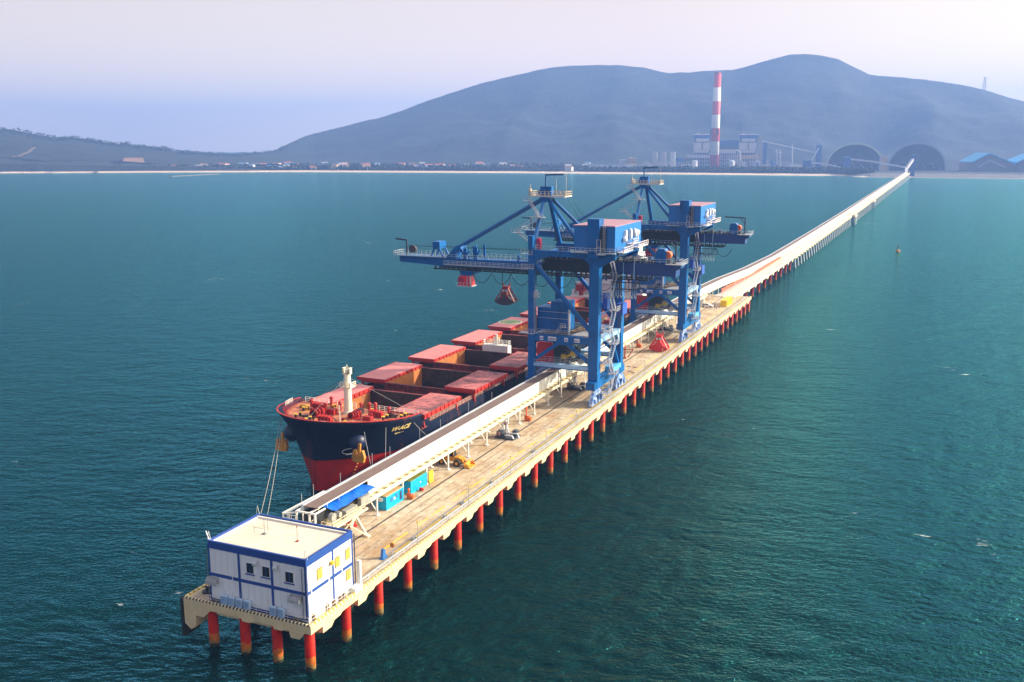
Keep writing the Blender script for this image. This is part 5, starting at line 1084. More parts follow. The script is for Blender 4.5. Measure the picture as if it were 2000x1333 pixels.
hydrant(-13.0, 54.6, redp, 'small red valve set at the foot of the mossy roofed container', .6, 1.0, group=hg)
hydrant(-13.5, 108.5, orange, 'orange hydrant station under the conveyor, left of the nearer crane', 1.15, 2.8, group=hg)
hydrant(-15.5, 33.5, redp, 'red hydrant behind the splayed legs at the near end of the conveyor', 1.3, 2.4, group=hg)
hydrant(-14.2, 205.0, orange, 'orange red hydrant left of the parked red grab', 1.2, 3.0, group=hg)
hydrant(-17.6, 282.0, redp, 'red hydrant station under the conveyor near the yellow container', 1.3, 3.4, group=hg)
b = MB(); b.bar((-13.0, 187, D), (-13.0, 187, D+4.6), .35); b.build_ = None
solo('monitor_tower', MB().bar((-13.0, 187, D), (-13.0, 187, D+4.4), .34).bar((-14.8, 187, D+2.6), (-10.2, 187, D+3.0), .3).bar((-10.4, 187, D+2.9), (-12.0, 187, D+.4), .3).box(-13.4, -12.6, 186.6, 187.4, D, D+.4), M('monitor_red', (.5, .07, .03), .5, var=.3, stain=((.03, .02, .02), .8, .5, .5)), 'red post with a dark folded arm on the deck between the two cranes', 'fire monitor')
# wheel loader (bucket towards the sea edge)
ldr = thing('wheel_loader', 'orange yellow wheel loader parked under the conveyor with its bucket down', 'wheel loader', (-13.6, 71.6, D))
lo_m = M('loader_orange', (.68, .30, .02), .45, var=.2, stain=((.2, .09, .03), .6, 1.2, .55))
b = MB(); b.prism([(-17.6, D+1.0), (-14.8, D+1.0), (-14.8, D+1.9), (-16.0, D+2.15), (-17.5, D+2.0)], 'y', 70.8, 72.4); b.prism([(-14.9, D+.9), (-12.2, D+.8), (-12.0, D+1.5), (-13.0, D+1.9), (-14.9, D+1.8)], 'y', 70.9, 72.3); b.box(-16.0, -15.4, 70.3, 70.9, D+1.0, D+1.5); b.build('body', lo_m, ldr)
b = MB(); b.hexa([(-15.6, 70.9, D+1.9), (-14.0, 70.9, D+1.9), (-14.0, 72.3, D+1.9), (-15.6, 72.3, D+1.9)], [(-15.5, 71.0, D+3.2), (-14.3, 71.0, D+3.2), (-14.3, 72.2, D+3.2), (-15.5, 72.2, D+3.2)]); cbx = b.build('cab', glassd, ldr)
b = MB(); b.box(-15.7, -14.1, 70.85, 72.35, D+3.2, D+3.32)
for x, y in ((-15.55, 70.95), (-14.15, 70.95), (-15.55, 72.25), (-14.15, 72.25)): b.bar((x, y, D+1.9), (x, y, D+3.2), .1)
b.build('cab_frame', lo_m, cbx)
for x in (-16.6, -13.1):
    for y in (70.45, 72.75):
        b = MB(); b.tube((x, y-.28, D+.75), (x, y+.28, D+.75), .75, 16); w_ = b.build('tyre', black, ldr)
        b = MB(); b.tube((x, y-.32, D+.75), (x, y+.32, D+.75), .36, 12); b.build('rim', lo_m, w_)
b = MB()
for y in (71.0, 72.1): b.bar((-13.2, y, D+1.6), (-11.2, y, D+.55), .22, .32); b.bar((-13.2, y, D+1.1), (-12.0, y, D+1.3), .15)
b.bar((-13.0, 71.6, D+1.8), (-11.9, 71.6, D+1.5), .2); b.build('lift_arm', lo_m, ldr)
b = MB(); b.prism([(-11.3, D+.05), (-9.9, D+.05), (-9.95, D+.15), (-11.0, D+.25), (-11.15, D+1.0), (-10.8, D+1.25), (-10.9, D+1.32), (-11.4, D+1.1)], 'y', 70.2, 73.0); b.prism([(-11.3, D+.05), (-9.9, D+.05), (-10.8, D+1.2)], 'y', 70.15, 70.22); b.prism([(-11.3, D+.05), (-9.9, D+.05), (-10.8, D+1.2)], 'y', 72.98, 73.05); b.build('bucket', lo_m, ldr)
# pale steel handling frames
def machine(x, y, label, rotz=0):
    t = thing('mooring_winch_frame', label, 'deck machine', (x, y, D), 'steel deck machines beside the conveyor legs')
    b = MB(); b.box(x-2.2, x+2.6, y-2.0, y+2.0, D+.05, D+.35); b.box(x-2.1, x-.9, y-1.2, y+.8, D+.35, D+1.5); b.box(x+1.2, x+2.2, y+.6, y+1.8, D+.35, D+1.6); b.box(x-.5, x+.5, y-1.8, y-.8, D+.35, D+1.2); b.build('base', M('machine_dark', (.05, .07, .10), .5, .3, var=.5, scale=2), t)
    b = MB(); b.bar((x-1.8, y-.5, D+.4), (x-.6, y, D+4.0), .3); b.bar((x+.6, y, D+.4), (x-.4, y, D+4.0), .3); b.bar((x-.9, y+1.4, D+.4), (x-.5, y+.2, D+4.0), .28); b.bar((x-.6, y, D+4.0), (x+.3, y, D+4.8), .3); b.bar((x+.3, y, D+4.8), (x+.2, y, D+3.2), .35); b.bar((x-1.4, y-.4, D+1.8), (x+.2, y, D+1.8), .2)
    b.bar((x+.2, y-1.7, D+1.0), (x+2.0, y-1.7, D+1.0), .25); b.bar((x+2.0, y-1.7, D+1.0), (x+2.5, y-1.7, D+.1), .25); b.bar((x+.6, y+.1, D+.9), (x+2.6, y+.1, D+1.1), .25); b.bar((x+2.6, y+.1, D+1.1), (x+3.0, y+.1, D+.1), .25); b.build('arm', M('machine_white', (.75, .75, .78), .4, .2, var=.2), t)
    b = MB(); b.tube((x-1.9, y-1.3, D+.9), (x-1.1, y-1.3, D+.9), .6, 12); b.tube((x+.9, y+1.2, D+.9), (x+1.3, y+1.2, D+.9), .55, 12); b.sphere((x-.3, y-.2, D+3.3), .45, 8, 6); b.build('reel', M('machine_reel', (.30, .18, .16), .5, .3, var=.4, scale=3), t)
machine(-12.2, 94.0, 'pale steel arm machine on the deck between the loader and the nearer crane')
machine(-13.6, 143.5, 'pale steel arm machine under the conveyor inside the nearer crane')
machine(-14.0, 240.0, 'pale steel arm machine under the conveyor inside the farther crane')
# blue end stop, mirror post, bollards
b = MB(); b.prism([(23.8, D), (24.9, D), (24.6, D+1.5), (24.4, D+1.65), (24.1, D+1.6)], 'x', -3.3, -2.8); b.box(-3.5, -2.6, 23.6, 25.2, D+.012, D+.12)
solo('rail_end_stop', b, M('stop_blue', (.02, .14, .42), .5), 'blue wedge shaped stop at the near end of the crane rail', 'end stop')
b = MB(); b.tube((-1.25, 24.3, D), (-1.25, 24.3, D+2.4), .06, 6)
ms_ = solo('mirror_post', b, galv, 'post with a round orange disc beside the blue rail stop', 'sign post')
b = MB(); b.tube((-1.25, 24.2, D+2.6), (-1.25, 24.34, D+2.6), .42, 16); b.build('round_disc', M('disc_orange', (.42, .13, .02), .4), ms_)
for o in ms_.children: o.data.transform(Matrix.Translation((0, 0, 0)))
for k, (x, y, l_) in enumerate(((-2.2, 33.0, 'first dark rail clamp from the blue stop'), (-2.0, 44.0, 'second dark rail clamp from the blue stop'), (-2.4, 51.5, 'third dark rail clamp from the blue stop'), (-2.0, 64.0, 'fourth dark rail clamp from the blue stop'), (-2.2, 86.0, 'dark rail clamp farthest from the blue stop, before the nearer crane'))):
    b = MB(); b.box(x-.35, x+.35, y-.5, y+.5, D+.003, D+.25); b.tube((x-.15, y-.2, D+.2), (x-.15, y-.2, D+.6), .14, 8); b.tube((x+.15, y+.25, D+.2), (x+.15, y+.25, D+.55), .12, 8); solo('rail_clamp', b, grey, l_, 'rail clamp', 'rail clamps along the seaward rail')
for k, (x, y, l_) in enumerate(((-8.4, 176, 'upper left'), (-6.3, 175.5, 'upper right'), (-8.6, 171, 'middle left'), (-6.2, 170, 'middle right'), (-7.2, 166.5, 'lower left'), (-4.6, 168.5, 'lower right'))):
    b = MB(); b.tube((x, y, D+.002), (x, y, D+.03), .62, 14); solo('manhole_cover', b, M('manhole_dark', (.06, .035, .03), .8), l_+' one of six dark round covers beyond the nearer crane', 'cover', 'round covers in the deck')
# white car, kiosk, workers
car = thing('parked_car', 'white car parked on the deck left of the yellow container', 'car', (-11.6, 296.6, D))
b = MB(); cx, cy = -11.6, 296.6
b.prism([(cx-2.4, D+.35), (cx+2.4, D+.35), (cx+2.45, D+.75), (cx+1.9, D+.98), (cx+1.1, D+1.02), (cx-2.2, D+1.05), (cx-2.45, D+.8)], 'y', cy-.9, cy+.9); b.hexa([(cx-2.1, cy-.82, D+1.03), (cx+1.2, cy-.82, D+1.0), (cx+1.2, cy+.82, D+1.0), (cx-2.1, cy+.82, D+1.03)], [(cx-1.6, cy-.66, D+1.6), (cx+.3, cy-.66, D+1.6), (cx+.3, cy+.66, D+1.6), (cx-1.6, cy+.66, D+1.6)]); b.build('body', M('car_white', (.82, .82, .82), .25), car)
b = MB(); b.hexa([(cx-1.95, cy-.84, D+1.08), (cx+1.0, cy-.84, D+1.08), (cx+1.0, cy+.84, D+1.08), (cx-1.95, cy+.84, D+1.08)], [(cx-1.58, cy-.70, D+1.5), (cx+.3, cy-.70, D+1.5), (cx+.3, cy+.70, D+1.5), (cx-1.58, cy+.70, D+1.5)]); b.build('window', glassd, car)
for x in (cx-1.5, cx+1.5):
    for y in (cy-.85, cy+.85): MB().tube((x, y-.1, D+.33), (x, y+.1, D+.33), .33, 12).build('wheel', black, car)
for y in (cy-.6, cy+.6): MB().box(cx+2.38, cx+2.47, y-.2, y+.2, D+.6, D+.78).build('headlight', M('lamp_glass', (.9, .85, .6), .1), car)
kq = thing('guard_kiosk', 'small white kiosk under the conveyor left of the white car', 'kiosk', (-15.6, 301.5, D))
b = MB(); b.box(-17, -14.2, 300, 303, D, D+3.0); b.build('wall', white, kq); b = MB(); b.box(-17.2, -14.0, 299.8, 303.2, D+3.0, D+3.2); b.build('roof', white, kq); MB().box(-14.2, -14.16, 300.8, 302.2, D+1.2, D+2.3).build('window', glassd, kq)
def person(x, y, rz, top, legs, label, arm=0.25):
    import bmesh
    J = {'pel': (0, 0, .95), 'ch': (0, 0, 1.32), 'nk': (0, 0, 1.52), 'hd': (0, .02, 1.66), 'ht': (0, .01, 1.78), 'hl': (-.1, 0, .9), 'hr': (.1, 0, .9), 'kl': (-.12, .05, .5), 'kr': (.13, .02, .5), 'fl': (-.13, 0, .08), 'fr': (.15, -.04, .08), 'tl': (-.14, .16, .04), 'tr': (.17, .12, .04), 'sl': (-.2, 0, 1.43), 'sr': (.2, 0, 1.43), 'el': (-.29, .02, 1.15), 'er': (.3, .06, 1.16), 'wl': (-.28, .1, .92), 'wr': (.26, .28, 1.05), 'pl': (-.28, .14, .82), 'pr': (.24, .38, 1.08)}
    E_ = [('pel', 'ch'), ('ch', 'nk'), ('nk', 'hd'), ('hd', 'ht'), ('pel', 'hl'), ('pel', 'hr'), ('hl', 'kl'), ('hr', 'kr'), ('kl', 'fl'), ('kr', 'fr'), ('fl', 'tl'), ('fr', 'tr'), ('ch', 'sl'), ('ch', 'sr'), ('sl', 'el'), ('sr', 'er'), ('el', 'wl'), ('er', 'wr'), ('wl', 'pl'), ('wr', 'pr')]
    rad = {'pel': .15, 'ch': .17, 'nk': .06, 'hd': .11, 'ht': .07, 'hl': .09, 'hr': .09, 'kl': .065, 'kr': .065, 'fl': .045, 'fr': .045, 'tl': .035, 'tr': .035, 'sl': .07, 'sr': .07, 'el': .045, 'er': .045, 'wl': .032, 'wr': .032, 'pl': .03, 'pr': .03}
    ks = list(J); me = bpy.data.meshes.new('person'); me.from_pydata([J[k] for k in ks], [(ks.index(a), ks.index(c)) for a, c in E_], [])
    o = bpy.data.objects.new('person', me); COL.objects.link(o)
    md = o.modifiers.new('skin', 'SKIN'); sv = me.skin_vertices[0].data if me.skin_vertices else None
    if sv is None:
        bm = bmesh.new(); bm.from_mesh(me); bm.verts.layers.skin.verify(); bm.to_mesh(me); bm.free(); sv = me.skin_vertices[0].data
    for i, k in enumerate(ks): sv[i].radius = (rad[k], rad[k]); sv[i].use_root = k == 'pel'
    o.modifiers.new('sub', 'SUBSURF').render_levels = 1; o.modifiers['sub'].levels = 1
    dg = bpy.context.evaluated_depsgraph_get(); m2 = bpy.data.meshes.new_from_object(o.evaluated_get(dg)); bpy.data.objects.remove(o)
    o = bpy.data.objects.new('person', m2); COL.objects.link(o); o.location = (x, y, D); o.rotation_euler.z = rz
    m2.materials.clear()
    for m in (top, legs, M('skin_tone', (.35, .19, .12), .6), M('helmet_white', (.8, .8, .78), .3)): m2.materials.append(m)
    for p in m2.polygons:
        z = p.center.z; p.material_index = 3 if z > 1.70 else (2 if z > 1.52 or (abs(p.center.x) > .2 and z < 1.1 and z > .75) else (0 if z > .92 else 1)); p.use_smooth = True
    return tag(o, label, 'person', 'workers standing beside the white car')
pn = M('trouser_navy', (.02, .03, .07), .8)
person(-8.0, 294.6, .6, M('shirt_navy', (.03, .05, .2), .8), pn, 'leftmost of three workers by the white car, in a dark shirt')
person(-7.1, 293.8, 2.4, M('vest_white', (.7, .68, .7), .8), pn, 'middle one of three workers by the white car, in a pale shirt')
person(-6.3, 294.8, -1.0, M('vest_orange', (.75, .3, .03), .8), pn, 'rightmost of three workers by the white car, in a yellow vest')
# deck posts on the ship side
for k, y in enumerate((29.5, 33, 41.5, 52.6, 59.3, 71.6, 81, 95, 108)):
    b = MB(); b.tube((-22.55, y, D), (-22.55, y, 13.4+.6*(k % 2)), .06, 6); b.box(-22.7, -22.4, y-.15, y+.15, D, D+.2)
    solo('signal_post', b, galv, ['first', 'second', 'third', 'fourth', 'fifth', 'sixth', 'seventh', 'eighth', 'ninth'][k]+' thin grey post from the near end along the ship side edge', 'post', 'thin posts along the ship side edge')
# buoy
bu = thing('navigation_buoy', 'yellow and red buoy with a dark lattice top floating right of the trestle', 'buoy', (47.5, 630, 0))
b = MB(); b.tube((47.5, 630, -.8), (47.5, 630, 1.0), 1.5, 16); b.tube((47.5, 630, 1.0), (47.5, 630, 1.5), 1.5, 16, 1.0); b.build('float', M('buoy_orange', (.55, .30, .02), .5, var=.3, stain=((.4, .05, .02), .9, .8, .5)), bu)
b = MB()
for k in range(4):
    t = math.pi/4+k*math.pi/2; b.bar((47.5+1.0*math.cos(t), 630+1.0*math.sin(t), 1.4), (47.5+.3*math.cos(t), 630+.3*math.sin(t), 4.6), .16)
b.box(47.0, 48.0, 629.5, 630.5, 2.8, 3.6); b.tube((47.5, 630, 4.5), (47.5, 630, 5.8), .35, 8, .05); b.build('lattice_top', M('buoy_dark', (.03, .05, .06), .5), bu)
# ================================================================== FAR SHORE
GZ = 5.6
def fpt(x, dist): p = at(x, 330, dist); return Vector((p.x, p.y, 0))
def ztop_(x, y, dist): return at(x, y, dist).z
def fbox(b, xl, xr, yt, dist, depth=30, zb=GZ-1, yb=None):
    a = fpt(xl, dist); c = fpt(xr, dist); n = (c-a).normalized(); w = Vector((-n.y, n.x, 0))*depth
    if w.dot(a-Vector((CAM.x, CAM.y, 0))) < 0: w = -w
    z1 = ztop_((xl+xr)/2, yt, dist); z0 = zb if yb is None else ztop_((xl+xr)/2, yb, dist)
    up = Vector((0, 0, 1))
    b.hexa([a+up*z0, c+up*z0, c+w+up*z0, a+w+up*z0], [a+up*z1, c+up*z1, c+w+up*z1, a+w+up*z1]); return b
def fbar(b, x0, y0, x1, y1, dist, w, h=None, dist1=None):
    b.bar(at(x0, y0, dist), at(x1, y1, dist1 or dist), w, h or w); return b
# chimney
cc = at(1394.5, 329, 3090)
H0, HS = 6.0, (284-6.0)/7
chm = Mz('chimney_bands', [(H0+HS, (.62, .045, .06)), (H0+2*HS, (.85, .84, .80)), (H0+3*HS, (.62, .045, .06)), (H0+4*HS, (.85, .84, .80)), (H0+5*HS, (.62, .045, .06)), (H0+6*HS, (.85, .84, .80)), (999, (.62, .045, .06))], var=.05, scale=.05)
chy = thing('power_station_chimney', 'tall red and white banded chimney in the power station', 'chimney', (cc.x, cc.y, H0))
b = MB(); b.tube((cc.x, cc.y, 0), (cc.x, cc.y, 284), 14.0, 40, 10.5); sh = b.build('shaft', chm, chy, smooth=False)
for p in sh.data.polygons: p.use_smooth = len(p.vertices) == 4
b = MB(); b.tube((cc.x, cc.y, 284), (cc.x, cc.y, 286), 10.8, 32); b.tube((cc.x, cc.y, 286), (cc.x, cc.y, 290), 7.5, 24); b.build('rim', M('chimney_rim', (.45, .10, .10), .6), chy)
b = MB(); b.tube((cc.x+10, cc.y-9, 105), (cc.x+10, cc.y-9, 122), 3.0, 8); b.tube((cc.x-12, cc.y-6, 105), (cc.x-12, cc.y-6, 122), 3.0, 8); b.build('duct_port', dark, chy)
pgrey = M('plant_grey', (.52, .50, .52), .7, var=.15, scale=.08); pdark = M('plant_dark', (.08, .10, .13), .7, var=.3, scale=.1, stain=((.3, .3, .32), .7, .12, .52)); pblue = M('plant_blue', (.01, .10, .36), .6, var=.1, scale=.05); pwhite = M('plant_white', (.72, .72, .74), .6, var=.06, scale=.05); ptan = M('plant_tan', (.62, .42, .24), .7, var=.15, scale=.1)
def boiler(x0, x1, label, dist):
    t = thing('boiler_house', label, 'boiler house', tuple(fpt((x0+x1)/2, dist)), 'boiler houses of the power station')
    fbox(MB(), x0+2, x1-2, 270, dist+8, 45).build('frame', pdark, t); fbox(MB(), x0, x1, 263.5, dist, 60, yb=271).build('roof', pblue, t)
    b = MB(); m = (x0+x1)/2; fbox(b, x0-1, x1+1, 262.6, dist-2, 64, yb=264); b.build('roof_edge', pwhite, t)
    b = MB(); fbox(b, x0+1, m-1, 279, dist-26, 26, yb=293); fbox(b, m+1, x1-3, 279, dist-26, 26, yb=293); fbox(b, x0+5, x1-5, 271, dist-10, 20, yb=277); fbox(b, x0+1, x1-4, 293.5, dist-30, 20, yb=299); b.build('flue_duct', pgrey, t)
    b = MB()
    for k in range(7): x = x0+2+k*(x1-x0-4)/6; fbar(b, x, 300, x, 328, dist-24, 2.0); 
    for yy in (304, 310, 316, 322): fbar(b, x0+2, yy, x1-2, yy, dist-24, 1.6)
    b.build('steel_frame', pgrey, t)
    b = MB(); fbox(b, x0+6, x0+11, 260.5, dist+20, 14, yb=262.8); fbox(b, x1-13, x1-9, 261.5, dist+20, 10, yb=262.8); b.build('roof_plant', ptan, t)
    return t
boiler(1352.5, 1387.5, 'boiler house with blue roof standing left of the tall chimney', 3260)
b2_ = boiler(1441, 1478, 'boiler house with blue roof standing right of the tall chimney', 3260)
b = MB(); fbox(b, 1478.5, 1487, 264, 3250, 14, yb=330); b.build('lift_shaft', M('shaft_speckled', (.30, .28, .28), .7, var=.5, scale=.25), b2_)
b = MB(); fbox(b, 1477, 1481, 306, 3225, 10); fbox(b, 1446, 1478, 304, 3228, 10, yb=311); b.build('tan_duct', ptan, b2_)  # tan ducts next to the lift shaft
t = thing('turbine_hall', 'blue turbine hall between the two boiler houses', 'turbine hall', tuple(fpt(1423, 3330)))
fbox(MB(), 1388, 1441, 274.5, 3330, 60, yb=286).build('upper_wall', pblue, t); fbox(MB(), 1389, 1440, 286, 3332, 55).build('lower_wall', pdark, t)
t = thing('precipitator', 'grey ducts and filter casings around the foot of the chimney', 'filter plant', tuple(fpt(1420, 3150)))
b = MB(); fbox(b, 1403, 1436, 292.5, 3150, 30, yb=300); fbox(b, 1340, 1384, 304, 3170, 30, yb=308); b.build('top_duct', pgrey, t)
b = MB(); fbox(b, 1405, 1442, 301, 3160, 30, yb=329); fbox(b, 1334, 1385, 309, 3180, 30, yb=329); b.build('casing', pdark, t)
b = MB()
for k in range(11): x = 1404+k*3.6; fbar(b, x, 301, x, 329, 3148, 1.4)
for k in range(10): x = 1336+k*5; fbar(b, x, 308, x, 329, 3165, 1.4)
for yy in (306, 312, 319): fbar(b, 1404, yy, 1441, yy, 3148, 1.2); fbar(b, 1336, yy+3, 1385, yy+3, 3165, 1.2)
b.path([at(1437, 294, 3140), at(1442, 295, 3140), at(1445.5, 300, 3140), at(1445.5, 328, 3140)], 2.2, 8); b.build('pipe_frame', pgrey, t)
for i, (x, l_) in enumerate(((1356.5, 'white storage tank left of the chimney foot'), (1428.8, 'white storage tank right of the chimney foot'))):
    p = fpt(x, 3020); b = MB(); b.tube((p.x, p.y, 3), (p.x, p.y, ztop_(x, 314.5, 3020)), 8.2, 24); b.tube((p.x, p.y, ztop_(x, 314.5, 3020)), (p.x, p.y, ztop_(x, 313.6, 3020)), 8.2, 24, 2); o = solo('storage_tank', b, pwhite, l_, 'tank', 'white storage tanks')
for i, (x, l_) in enumerate(((1278.5, 'left'), (1295.5, 'middle'), (1313.5, 'right'))):
    t = thing('twin_stack', l_+' one of three short stack clusters left of the boiler house', 'stacks', tuple(fpt(x, 3120)), 'short stack clusters')
    b = MB()
    for dx in (-3.2, 0.2, 3.4): p = fpt(x+dx, 3120); b.tube((p.x, p.y, 3), (p.x, p.y, ztop_(x, 297 if dx else 300, 3120)), 2.3, 10)
    b.build('stack', pwhite if i == 2 else pgrey, t); fbox(MB(), x-4, x+4.5, 306, 3124, 12).build('casing', pdark, t); fbox(MB(), x-4.6, x+4.6, 300, 3118, 3, yb=301.2).build('platform', ptan, t)
fb = fbox(MB(), 1319, 1333, 308.5, 3150, 24); solo('workshop', fb, pblue, 'blue workshop just left of the boiler house', 'building')
t = thing('office_building', 'pale office building with a tan wing at the left of the power station', 'building', tuple(fpt(1226, 2900))); fbox(MB(), 1209, 1228, 311.5, 2900, 20).build('wing', pgrey, t); fbox(MB(), 1227, 1243, 309.5, 2890, 22).build('wing', ptan, t); fbox(MB(), 1228, 1233, 307.5, 2900, 8, yb=310).build('roof_plant', pwhite, t)
b = MB()
for k in range(5): fbox(b, 1228.8+k*2.8, 1230.2+k*2.8, 312, 2889, .5, yb=313.6); fbox(b, 1228.8+k*2.8, 1230.2+k*2.8, 316, 2889, .5, yb=317.6)
b.build('window', glassd, t)
for xl, xr, yt, m, l_, dd in ((1150, 1219, 321, pblue, 'long low shed with pale blue roof left of the office building', 2760), (1219, 1256, 322.5, pwhite, 'low white shed below the office building', 2780), (1330, 1352, 321, pwhite, 'pair of small white huts by the boiler house', 3000), (1262, 1276, 320, pwhite, 'white store beside the left stack cluster', 3010), (1489, 1500, 322, ptan, 'small tan hut right of the lift shaft', 2990)):
    t = thing('low_shed', l_, 'shed', tuple(fpt((xl+xr)/2, dd))); fbox(MB(), xl, xr, yt+2, dd, 14).build('wall', pwhite if m is pblue else m, t); fbox(MB(), xl-.5, xr+.5, yt, dd-1, 17, yb=yt+2).build('roof', M('roof_paleblue', (.25, .42, .62), .6) if m is pblue else pgrey, t)
for j, (xa, xb, yt, dd, l_) in enumerate(((1256, 1348, 313, 3060, 'long pipe rack with small tanks left of the chimney'), (1443, 1500, 311, 3120, 'pipe rack and small sheds below the right boiler house'))):
    t = thing('pipe_rack', l_, 'pipe rack', tuple(fpt((xa+xb)/2, dd)), 'pipe racks of the power station'); b = MB(); n_ = int((xb-xa)/3.4); random.seed(40+j)
    for k in range(n_+1): x = xa+k*3.4; fbar(b, x, yt+random.uniform(0, 7), x, 329, dd, 1.0)
    for yy in (yt+5, yt+8, yt+12): fbar(b, xa, yy, xb, yy, dd, 1.1)
    b.build('frame', pgrey, t)
    for k in range(9):
        x = random.uniform(xa, xb-6); y = random.uniform(yt+2, 323); fbox(MB(), x, x+random.uniform(3, 8), y, dd+random.uniform(5, 30), 12).build('casing', [pgrey, pdark, pblue, pwhite, ptan][k % 5], t)
# conveyors and transfer towers
def lconv(pts, dist, label, w=5.0, dist1=None):
    b = MB()
    for (x0, y0), (x1, y1) in zip(pts, pts[1:]): fbar(b, x0, y0, x1, y1, dist, w, 4.0)
    g = pts[0]
    t = solo('inclined_conveyor', b, pwhite, label, 'conveyor', 'white inclined conveyors of the coal yard')
    return t
lconv([(1489, 276), (1508, 280), (1600, 300)], 3080, 'long white conveyor sloping down to the right from the right boiler house')
lconv([(1583.5, 318), (1599.5, 289)], 2950, 'steep white conveyor between two blue towers', 5)
lconv([(1584, 318), (1612, 320.5), (1652, 330)], 2900, 'white conveyor falling from the left blue tower to the coal yard', 4)
lconv([(1662, 311.5), (1700, 315.5), (1770, 327.5)], 2700, 'white conveyor falling right from the middle blue tower to the trestle head', 4)
for xl, xr, yt, dd, l_ in ((1567, 1585, 313, 2920, 'squat blue transfer tower at the foot of the steep conveyor'), (1592, 1603, 283, 2975, 'tall blue transfer tower at the top of the steep conveyor'), (1645, 1661, 307, 2720, 'squat blue transfer tower in front of the left arched shed'), (1779, 1787, 303, 2440, 'blue transfer tower at the top of the trestle conveyor'), (1489, 1496, 275, 3090, 'blue tower on the right side of the boiler house')):
    t = thing('transfer_tower', l_, 'tower', tuple(fpt((xl+xr)/2, dd)), 'blue transfer towers'); fbox(MB(), xl, xr, yt+1, dd, 16).build('wall', pblue, t); fbox(MB(), xl-.5, xr+.5, yt, dd-1, 18, yb=yt+1).build('roof', M('roof_paleblue', (.25, .42, .62), .6), t)
b = MB(); a_ = Vector((gal_pts(2290)[0], 2290, 13.5)); 
b.bar(a_, at(1770.5, 329, 2420), 6, 4); b.bar(at(1770.5, 329, 2420), at(1783, 311.5, 2440), 5.5, 5); solo('head_conveyor', b, pwhite, 'steep white conveyor rising from the shore end of the trestle', 'conveyor')
t = thing('tan_tower', 'tan square tower between the two arched sheds', 'tower', tuple(fpt(1725, 2900))); fbox(MB(), 1717, 1732, 306, 2860, 20).build('wall', ptan, t); fbox(MB(), 1716.6, 1720, 307, 2858, 18).build('grey_panel', pgrey, t)  # grey panel along the left edge of the tan wall
def gantry(x, y0, y1, dist, l_):
    b = MB(); fbar(b, x, y0, x, y1, dist, 2.2); fbar(b, x-3, y0+6, x+3, y0+6, dist, 1.2); solo('lattice_mast', b, pwhite, l_, 'mast', 'slim masts in the plant')
gantry(1547.5, 283, 330, 3000, 'slim white mast crossing the long sloping conveyor'); gantry(1517, 291, 330, 3050, 'slim mast left of the tall white mast'); gantry(1524, 293, 330, 3052, 'slim mast just left of the tall white mast')
t = thing('switch_yard', 'open steel switch yard between the plant and the coal yard', 'switch yard', tuple(fpt(1530, 3000)))
b = MB()
for k in range(16): x = 1500+k*4.4; fbar(b, x, 316+(k % 3)*3, x, 330, 2990, 1.1)
for yy, xa, xb in ((317, 1508, 1545), (321, 1545, 1566), (325, 1504, 1560)): fbar(b, xa, yy, xb, yy, 2992, 1.5)
b.build('frame', pgrey, t); fbox(MB(), 1503, 1516, 314, 3020, 12).build('hall', pblue, t); fbox(MB(), 1540, 1566, 323, 3010, 12).build('hall', pwhite, t)
def arch(x0, x1, yt, yb, dist, label, rimc):
    t = thing('arched_coal_shed', label, 'coal shed', tuple(fpt((x0+x1)/2, dist)), 'arched coal sheds'); a = fpt(x0, dist); c = fpt(x1, dist); n = (c-a).normalized(); w = Vector((-n.y, n.x, 0)); w = w if w.y > 0 else -w
    zt = ztop_((x0+x1)/2, yt, dist); m = (a+c)/2; hw = (c-a).length/2; N = 24
    def ring(r, off): return [m+n*(-math.cos(math.pi*k/N)*hw*r)+w*off+Vector((0, 0, GZ+math.sin(math.pi*k/N)**.85*(zt-GZ)*r)) for k in range(N+1)]
    b = MB(); A = ring(1, 0); B = ring(1, 130); A2 = ring(.975, 0); B2 = ring(.975, 130)
    for P_, Q_ in ((A, B), (A2, B2)): b.add(P_+Q_, [(k, k+1, N+2+k, N+1+k) for k in range(N)])
    b.add(B+[m+w*130], [(k, k+1, N+1) for k in range(N)]); b.build('shell', M('shed_dark', (.20, .18, .17), .8, var=.2, scale=.05), t)
    b = MB(); O = ring(1.01, -3); I = ring(.945, -3); O2 = ring(1.01, 3); I2 = ring(.945, 3)
    for k in range(N): b.hexa([O[k], O[k+1], I[k+1], I[k]], [O2[k], O2[k+1], I2[k+1], I2[k]])
    if rimc is ptan: b.build('rim', rimc, t)
    else: b.build('rim', rimc, t)
    b = MB(); 
    for k in range(5): x = x0+18+k*(x1-x0-30)/5; fbar(b, x, 318+k % 2*3, x+6, 329, dist-6, 1.0)
    b.build('steelwork', pgrey, t); fbox(MB(), x0+14, x1-14, 322, dist+50, 20).build('coal_pile', coal, t)
arch(1612, 1727, 280, 332, 2950, 'left arched coal shed with a pale rimmed roof', M('rim_pale', (.60, .64, .48), .6))
arch(1733, 1848, 279, 333, 2960, 'right arched coal shed with a dark rimmed roof', M('rim_grey', (.34, .36, .42), .6))
